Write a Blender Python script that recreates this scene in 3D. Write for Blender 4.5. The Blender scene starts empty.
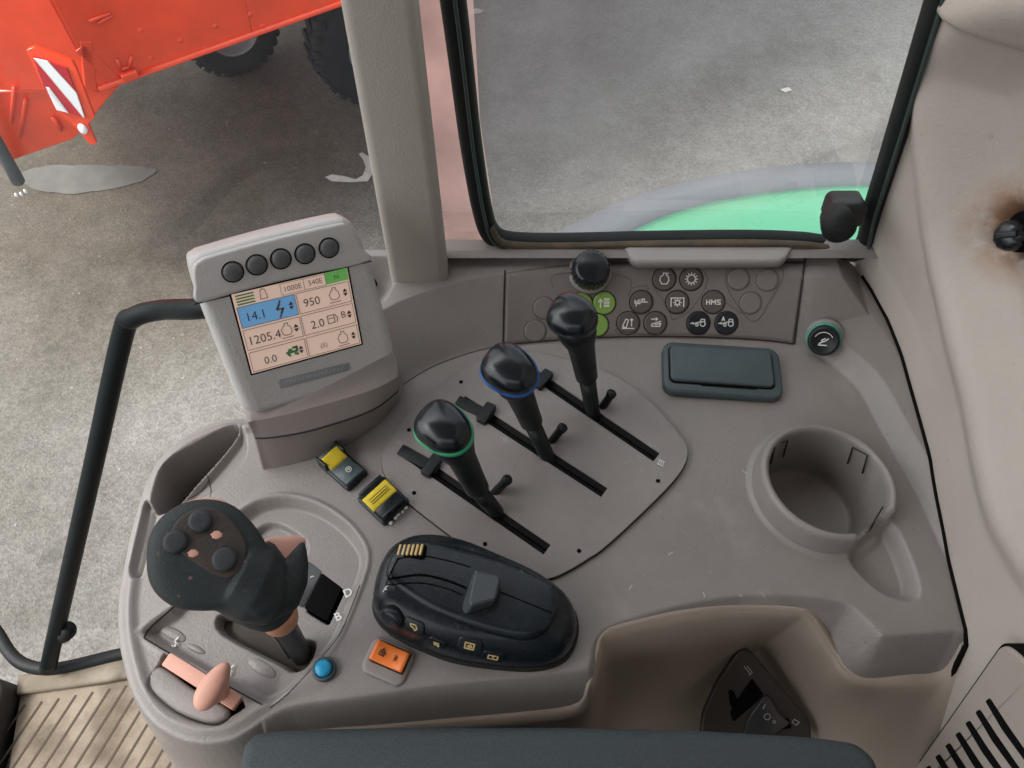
import bpy, bmesh, math, random
import numpy as np
from mathutils import Vector, Matrix
random.seed(4); rng = np.random.RandomState(4)
S = bpy.context.scene; C = S.collection
# ------------------------------------------------------------------ camera
FPX = 770.0; PIT = math.radians(58); CZ = 0.5
cam_d = bpy.data.cameras.new('camera'); cam = bpy.data.objects.new('camera', cam_d); C.objects.link(cam)
cam.location = (0, 0, CZ); cam.rotation_euler = (math.pi/2 - PIT, 0, 0)
cam_d.sensor_width = 36; cam_d.lens = FPX/1024*36; cam_d.clip_start = 0.01; cam_d.clip_end = 500
S.camera = cam
O0 = np.array([0, 0, CZ]); FW = np.array([0, math.cos(PIT), -math.sin(PIT)]); UP = np.array([0, math.sin(PIT), math.cos(PIT)])
def ray(u, v): return FW + np.array([1., 0, 0])*((u-512)/FPX) - UP*((v-384)/FPX)
def at(u, v, z=0.0):
    r = ray(u, v); return O0 + r*((z-CZ)/r[2])
def atd(u, v, d): return O0 + ray(u, v)*d
def atY(u, v, Y):
    r = ray(u, v); return O0 + r*(Y/r[1])
def atX(u, v, X):
    r = ray(u, v); return O0 + r*(X/r[0])
def onpl(u, v, P, N):
    r = ray(u, v); N = np.array(N, float); return O0 + r*(np.dot(np.array(P)-O0, N)/np.dot(r, N))
def cr(pts, n=4, closed=True):
    P = np.array(pts, float); L = len(P); out = []
    rngi = range(L) if closed else range(L-1)
    for i in rngi:
        if closed: a, b, c, d = P[(i-1) % L], P[i], P[(i+1) % L], P[(i+2) % L]
        else: a, b, c, d = P[max(i-1, 0)], P[i], P[i+1], P[min(i+2, L-1)]
        for k in range(n):
            t = k/n
            out.append(.5*((2*b)+(-a+c)*t+(2*a-5*b+4*c-d)*t*t+(-a+3*b-3*c+d)*t**3))
    if not closed: out.append(P[-1])
    return np.array(out)
def xy(pxs, z=0.0): return np.array([at(u, v, z)[:2] for u, v in pxs])
# ------------------------------------------------------------------ materials
def mat(name, col, rough=.5, spec=.5, grain=0, gs=900, var=0.0, vs=9, metal=0, coat=0, emit=0, col2=None, bump2=0, b2s=40):
    m = bpy.data.materials.new(name); m.use_nodes = True; nt = m.node_tree; N = nt.nodes; Lk = nt.links
    b = N['Principled BSDF']; b.inputs['Base Color'].default_value = (*col, 1)
    b.inputs['Roughness'].default_value = rough; b.inputs['Specular IOR Level'].default_value = spec
    b.inputs['Metallic'].default_value = metal; b.inputs['Coat Weight'].default_value = coat
    b.inputs['Coat Roughness'].default_value = .15
    tc = N.new('ShaderNodeTexCoord')
    if emit:
        b.inputs['Emission Color'].default_value = (*col, 1); b.inputs['Emission Strength'].default_value = emit
    if var or col2:
        n = N.new('ShaderNodeTexNoise'); n.inputs['Scale'].default_value = vs; n.inputs['Detail'].default_value = 7; n.inputs['Roughness'].default_value = .65
        Lk.new(tc.outputs['Object'], n.inputs['Vector'])
        rp = N.new('ShaderNodeValToRGB'); rp.color_ramp.elements[0].position = .32; rp.color_ramp.elements[1].position = .68
        c2 = col2 or tuple(c*(1+var) for c in col); c1 = col if col2 else tuple(c*(1-var) for c in col)
        rp.color_ramp.elements[0].color = (*c1, 1); rp.color_ramp.elements[1].color = (*c2, 1)
        Lk.new(n.outputs['Fac'], rp.inputs['Fac']); Lk.new(rp.outputs['Color'], b.inputs['Base Color'])
        mr = N.new('ShaderNodeMapRange'); mr.inputs['To Min'].default_value = max(.05, rough-.1); mr.inputs['To Max'].default_value = min(1, rough+.12)
        n3 = N.new('ShaderNodeTexNoise'); n3.inputs['Scale'].default_value = vs*4; n3.inputs['Detail'].default_value = 5
        Lk.new(tc.outputs['Object'], n3.inputs['Vector']); Lk.new(n3.outputs['Fac'], mr.inputs['Value']); Lk.new(mr.outputs['Result'], b.inputs['Roughness'])
    if grain:
        g = N.new('ShaderNodeTexNoise'); g.inputs['Scale'].default_value = gs; g.inputs['Detail'].default_value = 3
        Lk.new(tc.outputs['Object'], g.inputs['Vector'])
        bp = N.new('ShaderNodeBump'); bp.inputs['Strength'].default_value = grain; bp.inputs['Distance'].default_value = .0006
        Lk.new(g.outputs['Fac'], bp.inputs['Height']); Lk.new(bp.outputs['Normal'], b.inputs['Normal'])
        if bump2:
            g2 = N.new('ShaderNodeTexNoise'); g2.inputs['Scale'].default_value = b2s; g2.inputs['Detail'].default_value = 2
            Lk.new(tc.outputs['Object'], g2.inputs['Vector'])
            bq = N.new('ShaderNodeBump'); bq.inputs['Strength'].default_value = bump2; bq.inputs['Distance'].default_value = .004
            Lk.new(g2.outputs['Fac'], bq.inputs['Height']); Lk.new(bq.outputs['Normal'], bp.inputs['Normal'])
    return m
def add_speck(m, col, scale, thr, soft=.02, detail=4, amount=1.0, center=None, radius=None):
    """stains with a shape of their own, mixed over the base colour"""
    nt = m.node_tree; N = nt.nodes; Lk = nt.links; b = N['Principled BSDF']; inp = b.inputs['Base Color']
    tc = N.new('ShaderNodeTexCoord'); n = N.new('ShaderNodeTexNoise'); n.inputs['Scale'].default_value = scale; n.inputs['Detail'].default_value = detail
    Lk.new(tc.outputs['Object'], n.inputs['Vector'])
    mr = N.new('ShaderNodeMapRange'); mr.inputs['From Min'].default_value = thr; mr.inputs['From Max'].default_value = thr+soft; mr.inputs['To Max'].default_value = amount
    Lk.new(n.outputs['Fac'], mr.inputs['Value']); fac = mr.outputs['Result']
    if center is not None:
        vm = N.new('ShaderNodeVectorMath'); vm.operation = 'DISTANCE'; vm.inputs[1].default_value = center
        Lk.new(tc.outputs['Object'], vm.inputs[0])
        m2 = N.new('ShaderNodeMapRange'); m2.inputs['From Min'].default_value = radius; m2.inputs['From Max'].default_value = radius*.35
        Lk.new(vm.outputs['Value'], m2.inputs['Value'])
        mu = N.new('ShaderNodeMath'); mu.operation = 'MULTIPLY'; Lk.new(fac, mu.inputs[0]); Lk.new(m2.outputs['Result'], mu.inputs[1]); fac = mu.outputs[0]
    mx = N.new('ShaderNodeMix'); mx.data_type = 'RGBA'
    Lk.new(fac, mx.inputs['Factor'])
    if inp.is_linked: Lk.new(inp.links[0].from_socket, mx.inputs['A'])
    else: mx.inputs['A'].default_value = inp.default_value
    mx.inputs['B'].default_value = (*col, 1); Lk.new(mx.outputs['Result'], inp)
    return m
M = {}
M['taupe'] = mat('taupe plastic', (.226, .206, .193), .44, .55, .5, 620, .11, 9)
add_speck(M['taupe'], (.31, .285, .265), 22, .60, .14, 8, .65)
add_speck(M['taupe'], (.33, .31, .29), 420, .70, .03, 2, .5)
add_speck(M['taupe'], (.12, .10, .09), 330, .74, .02, 2, .6)
M['plate'] = mat('lever plate plastic', (.232, .212, .200), .44, .5, .7, 700, .10, 14)
add_speck(M['plate'], (.36, .33, .31), 60, .66, .08, 8, .5)
M['panel'] = mat('fascia plastic', (.172, .152, .143), .45, .45, .6, 800, .05, 10)  # deck taupe darkened, partly for the slope's angle to the light
M['tan'] = mat('tan bin plastic', (.34, .29, .24), .6, .4, .4, 900, .08, 8)
add_speck(M['tan'], (.09, .065, .05), 160, .68, .03, 3, .8, tuple(atd(690, 690, .55)), .05)
M['pillar'] = mat('pillar trim', (.365, .335, .30), .62, .35, .45, 700, .05, 6)
M['wall'] = mat('rear trim', (.43, .385, .342), .58, .4, .6, 480, .07, 5)
M['display'] = mat('display grey', (.46, .455, .438), .42, .5, .6, 800, .03, 12)
M['base'] = mat('display base plastic', (.235, .205, .19), .5, .45, .35, 1100, .05, 9)
M['black'] = mat('black plastic', (.008, .011, .012), .36, .32, .25, 1200, .25, 25)
M['knob'] = mat('polished knob black', (.006, .010, .013), .2, .45, .1, 1500, .3, 20, coat=.1)
M['rubber'] = mat('rubber', (.010, .012, .012), .6, .28, .5, 700, .3, 30)
M['grip'] = mat('worn soft grip', (.021, .0285, .029), .58, .32, .5, 900, .25, 30)
add_speck(M['grip'], (.22, .13, .09), 170, .66, .03, 5, .7, (0, 0, 0), .001)
M['sealrub'] = mat('slot seal', (.004, .004, .004), .6, .15, .5, 900)
M['hole'] = mat('dark void', (.003, .003, .003), .9, .1)
M['seam'] = mat('seam', (.035, .03, .027), .9, .1)
M['slate'] = mat('slate plastic', (.052, .075, .082), .40, .5, .4, 900, .12, 30)
M['pod'] = mat('pod black', (.008, .013, .017), .26, .36, .22, 1300, .15, 30)
M['gloss'] = mat('gloss dark', (.05, .052, .055), .2, .5, 0, 1, .1, 40)
M['pink'] = mat('faded pink plastic', (.62, .33, .25), .5, .45, .2, 900, .08, 60)
M['copper'] = mat('copper ring', (.55, .26, .15), .4, .5, .2, 900, .15, 60)
M['yellow'] = mat('yellow insert', (.72, .56, .03), .45, .5, .3, 900, .12, 120)
M['orange'] = mat('orange rocker', (.85, .21, .035), .35, .5, .1, 900, .06, 80)
M['blue'] = mat('blue cap', (.01, .28, .50), .35, .5, 0)
M['bluering'] = mat('blue ring', (.01, .10, .36), .35, .5, 0)
M['greenring'] = mat('green ring', (.03, .36, .17), .4, .5, 0)
M['tealring'] = mat('teal ring', (.05, .30, .22), .4, .5, 0)
M['scratch'] = mat('pale scratch', (.42, .40, .38), .6)
M['outline'] = mat('moulded outline', (.10, .083, .078), .6)
M['btn'] = mat('button taupe', (.10, .08, .072), .4, .5, .2, 900, .06, 60)
M['btnblank'] = mat('blank button', (.165, .146, .138), .45, .5, .2, 900, .05, 60)
M['btngreen'] = mat('green button', (.20, .36, .07), .4, .5, .1, 900, .06, 60)
M['btndark'] = mat('dark button', (.008, .013, .02), .3, .5, .1)
M['btngrey'] = mat('rubber grey button', (.085, .088, .09), .5, .5, .4, 900, .15, 200)
add_speck(M['pod'], (.10, .10, .095), 260, .70, .03, 3, .5)
add_speck(M['black'], (.09, .09, .085), 300, .71, .03, 3, .5)
M['white'] = mat('white print', (.75, .75, .72), .6)
M['gold'] = mat('amber print', (.62, .45, .20), .5)
M['scr'] = mat('screen cream', (.72, .53, .43), .35, .5, emit=.13)
M['scrb'] = mat('screen blue', (.15, .36, .62), .35, .5, emit=.12)
M['scrg'] = mat('screen green', (.14, .42, .10), .35, .5, emit=.10)
M['scrl'] = mat('screen line', (.16, .11, .09), .6)
M['scrt'] = mat('screen text', (.05, .035, .04), .6)
M['scrgd'] = mat('screen icon green', (.06, .25, .08), .6)
M['mat'] = mat('floor mat rubber', (.23, .19, .145), .8, .3, .6, 500, .2, 14, col2=(.115, .088, .062))
add_speck(M['mat'], (.065, .048, .033), 16, .50, .18, 8, .75)
M['sill'] = mat('dirty sill', (.20, .17, .13), .7, .3, .5, 400, .25, 12, col2=(.11, .088, .062))
add_speck(M['sill'], (.055, .042, .03), 22, .50, .2, 8, .7)
M['gap'] = mat('wall gap', (.004, .0035, .003), .9, .1)
M['dust'] = mat('dusty rubber', (.13, .095, .06), .8, .3, .6, 300, .5, 22, col2=(.05, .045, .035))
M['seat'] = mat('seat cover', (.042, .055, .060), .6, .4, 1.0, 1500, .2, 500)
M['fgreen'] = mat('fender green', (.075, .37, .20), .3, .5, 0, 1, .06, 3, coat=.3)
M['fgrey'] = mat('fender extension', (.125, .135, .15), .6, .4, .3, 60, .06, 3)
M['red'] = mat('orange red paint', (.80, .055, .009), .36, .5, .2, 60, .22, 2.2, coat=.3)
add_speck(M['red'], (.45, .07, .03), 9, .62, .1, 7, .35)
M['tyre'] = mat('tyre', (.020, .023, .027), .75, .3, .8, 30, .3, 9)
M['wrd'] = mat('sign red', (.45, .01, .02), .4)
M['wwh'] = mat('sign white', (.78, .80, .80), .4)
M['jack'] = mat('jack grey', (.055, .085, .10), .5, .5, .3, 60, .2, 20)
M['patch'] = mat('pale residue', (.125, .125, .115), .7, .3, .5, 60, .15, 12)
M['beige'] = mat('latch black', (.012, .013, .014), .45, .5, .4, 900)

# asphalt
def asphalt():
    m = bpy.data.materials.new('asphalt'); m.use_nodes = True; nt = m.node_tree; N = nt.nodes; Lk = nt.links; b = N['Principled BSDF']
    tc = N.new('ShaderNodeTexCoord')
    def ramp(src, p0, c0, p1, c1):
        r = N.new('ShaderNodeValToRGB'); r.color_ramp.elements[0].position = p0; r.color_ramp.elements[1].position = p1
        r.color_ramp.elements[0].color = (*c0, 1); r.color_ramp.elements[1].color = (*c1, 1); Lk.new(src, r.inputs['Fac']); return r.outputs['Color']
    def noise(s, d=5, r=.6):
        n = N.new('ShaderNodeTexNoise'); n.inputs['Scale'].default_value = s; n.inputs['Detail'].default_value = d; n.inputs['Roughness'].default_value = r
        Lk.new(tc.outputs['Object'], n.inputs['Vector']); return n.outputs['Fac']
    v = N.new('ShaderNodeTexVoronoi'); v.inputs['Scale'].default_value = 120; Lk.new(tc.outputs['Object'], v.inputs['Vector'])
    sp = N.new('ShaderNodeSeparateColor'); Lk.new(v.outputs['Color'], sp.inputs['Color'])
    stones = ramp(sp.outputs[0], .05, (.14, .136, .127), .98, (.215, .209, .197))
    big = ramp(noise(1.3, 6), .32, (.62, .60, .56), .66, (1, 1, 1))
    mid = ramp(noise(14, 5), .3, (.82, .81, .79), .7, (1.1, 1.1, 1.1))
    def mul(a, c):
        x = N.new('ShaderNodeMix'); x.data_type = 'RGBA'; x.blend_type = 'MULTIPLY'; x.inputs['Factor'].default_value = 1; Lk.new(a, x.inputs['A']); Lk.new(c, x.inputs['B']); return x.outputs['Result']
    c = mul(mul(stones, big), mid)
    # darker, browner band across the ground towards the trailer
    dd = N.new('ShaderNodeVectorMath'); dd.operation = 'DOT_PRODUCT'
    Lk.new(tc.outputs['Object'], dd.inputs[0]); dd.inputs[1].default_value = (-.35, .94, 0)
    ad = N.new('ShaderNodeMath'); ad.operation = 'MULTIPLY_ADD'; Lk.new(noise(.9, 4), ad.inputs[0]); ad.inputs[1].default_value = 1.2; Lk.new(dd.outputs['Value'], ad.inputs[2])
    dark_band = ramp(ad.outputs[0], .0, (1, 1, 1), 1, (1, 1, 1))
    mr = N.new('ShaderNodeMapRange'); mr.inputs['From Min'].default_value = 2.3; mr.inputs['From Max'].default_value = 3.5; Lk.new(ad.outputs[0], mr.inputs['Value'])
    # only in front of the trailer: x below -0.3
    sx = N.new('ShaderNodeSeparateXYZ'); Lk.new(tc.outputs['Object'], sx.inputs[0])
    mx_ = N.new('ShaderNodeMapRange'); mx_.inputs['From Min'].default_value = -.1; mx_.inputs['From Max'].default_value = -.9; Lk.new(sx.outputs['X'], mx_.inputs['Value'])
    mm = N.new('ShaderNodeMath'); mm.operation = 'MULTIPLY'; Lk.new(mr.outputs[0], mm.inputs[0]); Lk.new(mx_.outputs[0], mm.inputs[1])
    x = N.new('ShaderNodeMix'); x.data_type = 'RGBA'; x.blend_type = 'MULTIPLY'; Lk.new(mm.outputs[0], x.inputs['Factor']); Lk.new(c, x.inputs['A']); x.inputs['B'].default_value = (.66, .60, .52, 1)
    Lk.new(x.outputs['Result'], b.inputs['Base Color']); rr = N.new('ShaderNodeMapRange'); rr.inputs['From Min'].default_value = .4; rr.inputs['From Max'].default_value = .65; rr.inputs['To Min'].default_value = .62; rr.inputs['To Max'].default_value = .92; b.inputs['Specular IOR Level'].default_value = .25
    Lk.new(noise(1.1, 4), rr.inputs['Value']); Lk.new(rr.outputs[0], b.inputs['Roughness'])
    bp = N.new('ShaderNodeBump'); bp.inputs['Strength'].default_value = .5; bp.inputs['Distance'].default_value = .004
    Lk.new(v.outputs['Distance'], bp.inputs['Height']); Lk.new(bp.outputs['Normal'], b.inputs['Normal'])
    return m
M['asphalt'] = asphalt()
add_speck(M['asphalt'], (.40, .39, .36), 42, .70, .05, 3, .4)
add_speck(M['asphalt'], (.05, .047, .042), 7, .66, .06, 8, .5)
def glass(name, tint=(.93, .96, .95), milk=0.0, mcol=(.8, .8, .8), refl=.6):
    m = bpy.data.materials.new(name); m.use_nodes = True; nt = m.node_tree; N = nt.nodes; Lk = nt.links
    N.remove(N['Principled BSDF']); out = N['Material Output']
    t = N.new('ShaderNodeBsdfTransparent'); t.inputs['Color'].default_value = (*tint, 1)
    g = N.new('ShaderNodeBsdfGlossy'); g.inputs['Roughness'].default_value = .02
    f = N.new('ShaderNodeFresnel'); f.inputs['IOR'].default_value = 1.4
    mx = N.new('ShaderNodeMixShader'); mu = N.new('ShaderNodeMath'); mu.operation = 'MULTIPLY'; mu.inputs[1].default_value = refl
    Lk.new(f.outputs[0], mu.inputs[0]); Lk.new(mu.outputs[0], mx.inputs[0])
    s = t.outputs[0]
    if milk:
        d = N.new('ShaderNodeBsdfTranslucent'); d.inputs['Color'].default_value = (*mcol, 1); m3 = N.new('ShaderNodeMixShader')
        tc = N.new('ShaderNodeTexCoord'); n = N.new('ShaderNodeTexNoise'); n.inputs['Scale'].default_value = 14; n.inputs['Detail'].default_value = 6; Lk.new(tc.outputs['Object'], n.inputs['Vector'])
        r = N.new('ShaderNodeMapRange'); r.inputs['From Min'].default_value = .3; r.inputs['From Max'].default_value = .7; r.inputs['To Min'].default_value = milk*.6; r.inputs['To Max'].default_value = milk*1.35
        Lk.new(n.outputs['Fac'], r.inputs['Value']); Lk.new(r.outputs[0], m3.inputs[0]); Lk.new(s, m3.inputs[1]); Lk.new(d.outputs[0], m3.inputs[2]); s = m3.outputs[0]
    Lk.new(s, mx.inputs[1]); Lk.new(g.outputs[0], mx.inputs[2]); Lk.new(mx.outputs[0], out.inputs['Surface'])
    return m
M['glass'] = glass('window glass', (.93, .965, .955), .17, (.8, .86, .86), .25)
M['glassdoor'] = glass('door glass', (.95, .965, .955), .02, (.8, .82, .82), .05)
M['glasspink'] = glass('hazed pink glass', (.95, .90, .88), .5, (.95, .62, .55), .4)
# ------------------------------------------------------------------ object helpers
def tag(o, label=None, cat=None, group=None, kind=None):
    if label: o['label'] = label
    if cat: o['category'] = cat
    if group: o['group'] = group
    if kind: o['kind'] = kind
    return o
def thing(name, label, cat, loc=(0, 0, 0), group=None):
    o = bpy.data.objects.new(name, None); C.objects.link(o); o.location = loc; o.empty_display_size = .02
    return tag(o, label, cat, group)
def parent_to(o, par):
    if par is None: return
    o.parent = par
    w = Vector((0, 0, 0)); q = par
    while q is not None and q.type == 'EMPTY': w = w + Vector(q.location); q = q.parent
    o.matrix_parent_inverse = Matrix.Translation(-w)
def link(name, me, m, par=None, smooth=True):
    o = bpy.data.objects.new(name, me); C.objects.link(o)
    if m is not None:
        me.materials.clear()
        me.materials.append(M[m] if isinstance(m, str) else m)
    if smooth: me.shade_smooth()
    parent_to(o, par); return o
def mesh(name, vs, fs, m, par=None, smooth=True, recalc=True):
    me = bpy.data.meshes.new(name); me.from_pydata([tuple(map(float, v)) for v in vs], [], fs)
    if recalc:
        bm = bmesh.new(); bm.from_mesh(me); bmesh.ops.recalc_face_normals(bm, faces=bm.faces); bm.to_mesh(me); bm.free()
    return link(name, me, m, par, smooth)
def frame(O, n, xdir=(1, 0, 0), rot=0):
    n = Vector(n).normalized(); x = Vector(xdir); x = (x - n*x.dot(n)).normalized(); y = n.cross(x)
    R = Matrix((x, y, n)).transposed().to_4x4()
    return Matrix.Translation(Vector(O)) @ R @ Matrix.Rotation(rot, 4, 'Z')
class MB:
    def __init__(s): s.v = []; s.f = []
    def add(s, vs, fs, F=None):
        b = len(s.v)
        for v in vs: s.v.append(tuple(F @ Vector(v)) if F is not None else tuple(v))
        for f in fs: s.f.append([i+b for i in f])
        return s
    def rings(s, R, F=None, cap0=True, cap1=True, closed=True):
        n = len(R[0]); vs = [p for r in R for p in r]; fs = []
        for i in range(len(R)-1):
            for j in range(n if closed else n-1):
                k = (j+1) % n; fs.append([i*n+j, i*n+k, (i+1)*n+k, (i+1)*n+j])
        if cap0: fs.append(list(range(n))[::-1])
        if cap1: fs.append([(len(R)-1)*n+j for j in range(n)])
        return s.add(vs, fs, F)
    def build(s, name, m, par=None, smooth=True): return mesh(name, s.v, s.f, m, par, smooth)
def inset(P, d):
    P = np.array(P, float); a = P - np.roll(P, 1, 0); b = np.roll(P, -1, 0) - P
    a /= np.linalg.norm(a, axis=1)[:, None]+1e-12; b /= np.linalg.norm(b, axis=1)[:, None]+1e-12
    na = np.stack([-a[:, 1], a[:, 0]], 1); nb = np.stack([-b[:, 1], b[:, 0]], 1)
    n = na+nb; n /= (np.linalg.norm(n, axis=1)[:, None]+1e-9); c = np.clip((n*na).sum(1), .5, 1)
    area = 0.5*np.sum(P[:, 0]*np.roll(P[:, 1], -1) - np.roll(P[:, 0], -1)*P[:, 1])
    return P + n*(d/c)[:, None]*(1 if area > 0 else -1)
def slab(mb, P, z0, z1, bev=.001, F=None, k=3, both=False):
    """outline P (2D) extruded from z0 to z1 with a rounded top edge"""
    R = []
    if both:
        for i in range(k): a = math.pi/2*i/k; R.append([(x, y, z0+bev*(1-math.sin(a))) for x, y in inset(P, bev*(1-math.cos(math.pi/2-a)) if 0 else bev*(1-math.sin(a)))])
    else: R.append([(x, y, z0) for x, y in P])
    for i in range(k+1):
        a = math.pi/2*i/k; R.append([(x, y, z1-bev*(1-math.sin(a))) for x, y in inset(P, bev*(1-math.cos(a)))])
    return mb.rings(R, F)
def rrect(w, h, r, n=5, cx=0, cy=0):
    out = []
    for sx, sy, a0 in ((1, 1, 0), (-1, 1, 90), (-1, -1, 180), (1, -1, 270)):
        for i in range(n+1):
            a = math.radians(a0+90*i/n); out.append((cx+sx*(w/2-r)+r*math.cos(a), cy+sy*(h/2-r)+r*math.sin(a)))
    return np.array(out)
def circ(r, n=40, cx=0, cy=0): return np.array([(cx+r*math.cos(2*math.pi*i/n), cy+r*math.sin(2*math.pi*i/n)) for i in range(n)])
def rquad(pts, r, n=5):
    """round the corners of a 2D polygon"""
    P = np.array(pts, float); out = []
    for i in range(len(P)):
        a, b, c = P[i-1], P[i], P[(i+1) % len(P)]
        u = (a-b)/np.linalg.norm(a-b); w = (c-b)/np.linalg.norm(c-b)
        rr = min(r, np.linalg.norm(a-b)*.45, np.linalg.norm(c-b)*.45); p0 = b+u*rr; p1 = b+w*rr
        for k in range(n+1):
            t = k/n; out.append((1-t)**2*p0+2*t*(1-t)*b+t*t*p1)
    return np.array(out)
def pillow(mb, P, ht, hb, n=2.4, nb=None, F=None, k=9, c=None):
    P = np.array(P, float); c = P.mean(0) if c is None else np.array(c, float); nb = nb or n; R = []
    for i in range(-k, k+1):
        a = math.pi/2*i/k*.985; e = n if i > 0 else nb
        s = max(math.cos(a), 0)**(2/e); h = (ht if i > 0 else -hb)*abs(math.sin(a))**(2/e)
        R.append([(c[0]+(x-c[0])*s, c[1]+(y-c[1])*s, h) for x, y in P])
    return mb.rings(R, F)
def tube(mb, pts, rad, n=14, cap=True):
    P = [Vector(p) for p in pts]; rs = rad if hasattr(rad, '__len__') else [rad]*len(P); R = []
    t0 = (P[1]-P[0]).normalized(); x = t0.orthogonal().normalized()
    for i, p in enumerate(P):
        t = (P[min(i+1, len(P)-1)]-P[max(i-1, 0)]).normalized(); x = (x-t*x.dot(t)).normalized(); y = t.cross(x)
        R.append([p+(x*math.cos(2*math.pi*j/n)+y*math.sin(2*math.pi*j/n))*rs[i] for j in range(n)])
    return mb.rings(R, None, cap, cap)
def lathe(mb, prof, F=None, n=40, cap0=True, cap1=True):
    return mb.rings([[(r*math.cos(2*math.pi*j/n), r*math.sin(2*math.pi*j/n), z) for j in range(n)] for r, z in prof], F, cap0, cap1)
def strokes(mb, lines, w, F, h=.0002, sc=1.0, z=0.0):
    for L in lines:
        L = [Vector((p[0]*sc, p[1]*sc)) for p in L]
        for a, b in zip(L[:-1], L[1:]):
            d = (b-a)
            if d.length < 1e-9: continue
            d.normalize(); q = Vector((-d.y, d.x))*w/2; a2 = a-d*w*.4; b2 = b+d*w*.4
            P = [a2-q, b2-q, b2+q, a2+q]
            mb.add([(p.x, p.y, z) for p in P]+[(p.x, p.y, z+h) for p in P], [[0, 3, 2, 1], [4, 5, 6, 7], [0, 1, 5, 4], [1, 2, 6, 5], [2, 3, 7, 6], [3, 0, 4, 7]], F)
    return mb
def arc(cx, cy, r, a0=0, a1=360, n=16): return [(cx+r*math.cos(math.radians(a0+(a1-a0)*i/n)), cy+r*math.sin(math.radians(a0+(a1-a0)*i/n))) for i in range(n+1)]
def text(s, size, F, m, par, name='lettering', ext=.0001, bold=0.0, sx=1.0):
    cu = bpy.data.curves.new(name, 'FONT'); cu.body = s; cu.size = size; cu.align_x = 'CENTER'; cu.align_y = 'CENTER'; cu.extrude = ext; cu.offset = bold; cu.resolution_u = 3
    t = bpy.data.objects.new('tmp', cu); C.objects.link(t); dg = bpy.context.evaluated_depsgraph_get(); me = bpy.data.meshes.new_from_object(t.evaluated_get(dg))
    bpy.data.objects.remove(t); me.transform(F @ Matrix.Translation((0, 0, ext)) @ Matrix.Diagonal((sx, 1, 1, 1)))
    return link(name, me, m, par, False)
def modapply(o, *mods):
    for ty, kw in mods:
        md = o.modifiers.new('m', ty)
        for k, v in kw.items(): setattr(md, k, v)
    dg = bpy.context.evaluated_depsgraph_get(); me = bpy.data.meshes.new_from_object(o.evaluated_get(dg)); o.modifiers.clear(); o.data = me; me.shade_smooth(); return o
# ------------------------------------------------------------------ console surface
def sdf(poly, X, Y, pad=None):
    P = np.asarray(poly, float); out = np.full(X.shape, 1.0)
    if pad is not None:
        lo = P.min(0)-pad; hi = P.max(0)+pad; msk = (X > lo[0]) & (X < hi[0]) & (Y > lo[1]) & (Y < hi[1])
    else: msk = np.ones(X.shape, bool)
    x = X[msk]; y = Y[msk]
    if x.size == 0: return out
    d = np.full(x.shape, 1e9); ins = np.zeros(x.shape, bool)
    for i in range(len(P)):
        a = P[i]; b = P[(i+1) % len(P)]; e = b-a; wx = x-a[0]; wy = y-a[1]
        t = np.clip((wx*e[0]+wy*e[1])/(e@e+1e-18), 0, 1)
        d = np.minimum(d, (wx-e[0]*t)**2+(wy-e[1]*t)**2)
        c = ((a[1] > y) != (b[1] > y)) & (x < (b[0]-a[0])*(y-a[1])/((b[1]-a[1]) if b[1] != a[1] else 1e-12)+a[0])
        ins ^= c
    s = np.sqrt(d); s[ins] *= -1; out[msk] = s; return out
def ss(t): t = np.clip(t, 0, 1); return t*t*(3-2*t)
O_px = [(246, 419), (228, 419), (203, 427), (179, 440), (157, 461), (142, 491), (129, 535), (120, 578), (116, 605), (116, 635), (121, 665), (131, 698), (150, 725), (175, 740), (200, 746), (228, 743), (250, 732), (275, 715), (300, 706), (360, 698), (436, 687), (515, 679), (580, 672), (591, 666), (595, 645), (606, 631), (625, 623), (648, 616), (677, 608), (721, 600), (750, 597), (794, 597), (824, 600), (847, 605), (862, 616), (879, 633), (889, 637), (934, 634), (955, 632)]
OUT = np.vstack([cr(xy(O_px), 3, False), [[.33, .112], [.33, .440], [-.07, .440], xy([(383, 296)], .04)[0], xy([(372, 320)], .02)[0], xy([(330, 392)])[0]]])
BK = np.vstack([cr(xy([(372, 402), (398, 388), (430, 368), (470, 353), (505, 346), (560, 342), (620, 339), (700, 339), (760, 342), (806, 348)]), 4, False), [[.30, .345], [.30, .50], [-.2, .50], [-.2, .31]]])
RL = np.vstack([cr(xy([(812, 352), (838, 371), (860, 393), (877, 425), (892, 452), (915, 492), (932, 530), (948, 565)]), 4, False), [[.33, .17], [.33, .45], [.235, .45]]])
PK = cr(xy([(165, 465), (198, 444), (228, 429), (241, 428), (234, 444), (203, 480), (166, 514), (153, 510), (156, 488)]), 3)          # deep pocket
PK2 = cr(xy([(243, 424), (248, 440), (247, 458), (230, 480), (206, 498), (165, 511), (205, 478), (236, 440)]), 3)                     # sloping flap
GV = cr(xy([(146, 500), (138, 530), (131, 558), (129, 572), (134, 580), (142, 577), (147, 560), (154, 530), (158, 512)]), 3)
G1 = cr(xy([(205, 540), (240, 512), (262, 500), (290, 497), (320, 505), (347, 523), (363, 543), (367, 558), (362, 580), (340, 634), (318, 664), (292, 690), (262, 707), (200, 672), (144, 638), (150, 622), (180, 598)]), 3)
G2 = cr(xy([(246, 540), (256, 522), (275, 518), (300, 532), (306, 548), (292, 570), (262, 575)]), 3)
TR = cr(xy([(211, 614), (224, 609), (258, 616), (300, 634), (314, 640), (306, 662), (290, 670), (274, 662), (217, 632)]), 3)
SH = rquad(xy([(322, 572), (343, 587), (326, 622), (303, 608)]), .002)
SBX = cr(xy([(147, 684), (158, 664), (172, 654), (243, 699), (232, 716), (216, 727), (185, 719), (160, 702)]), 3)
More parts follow.
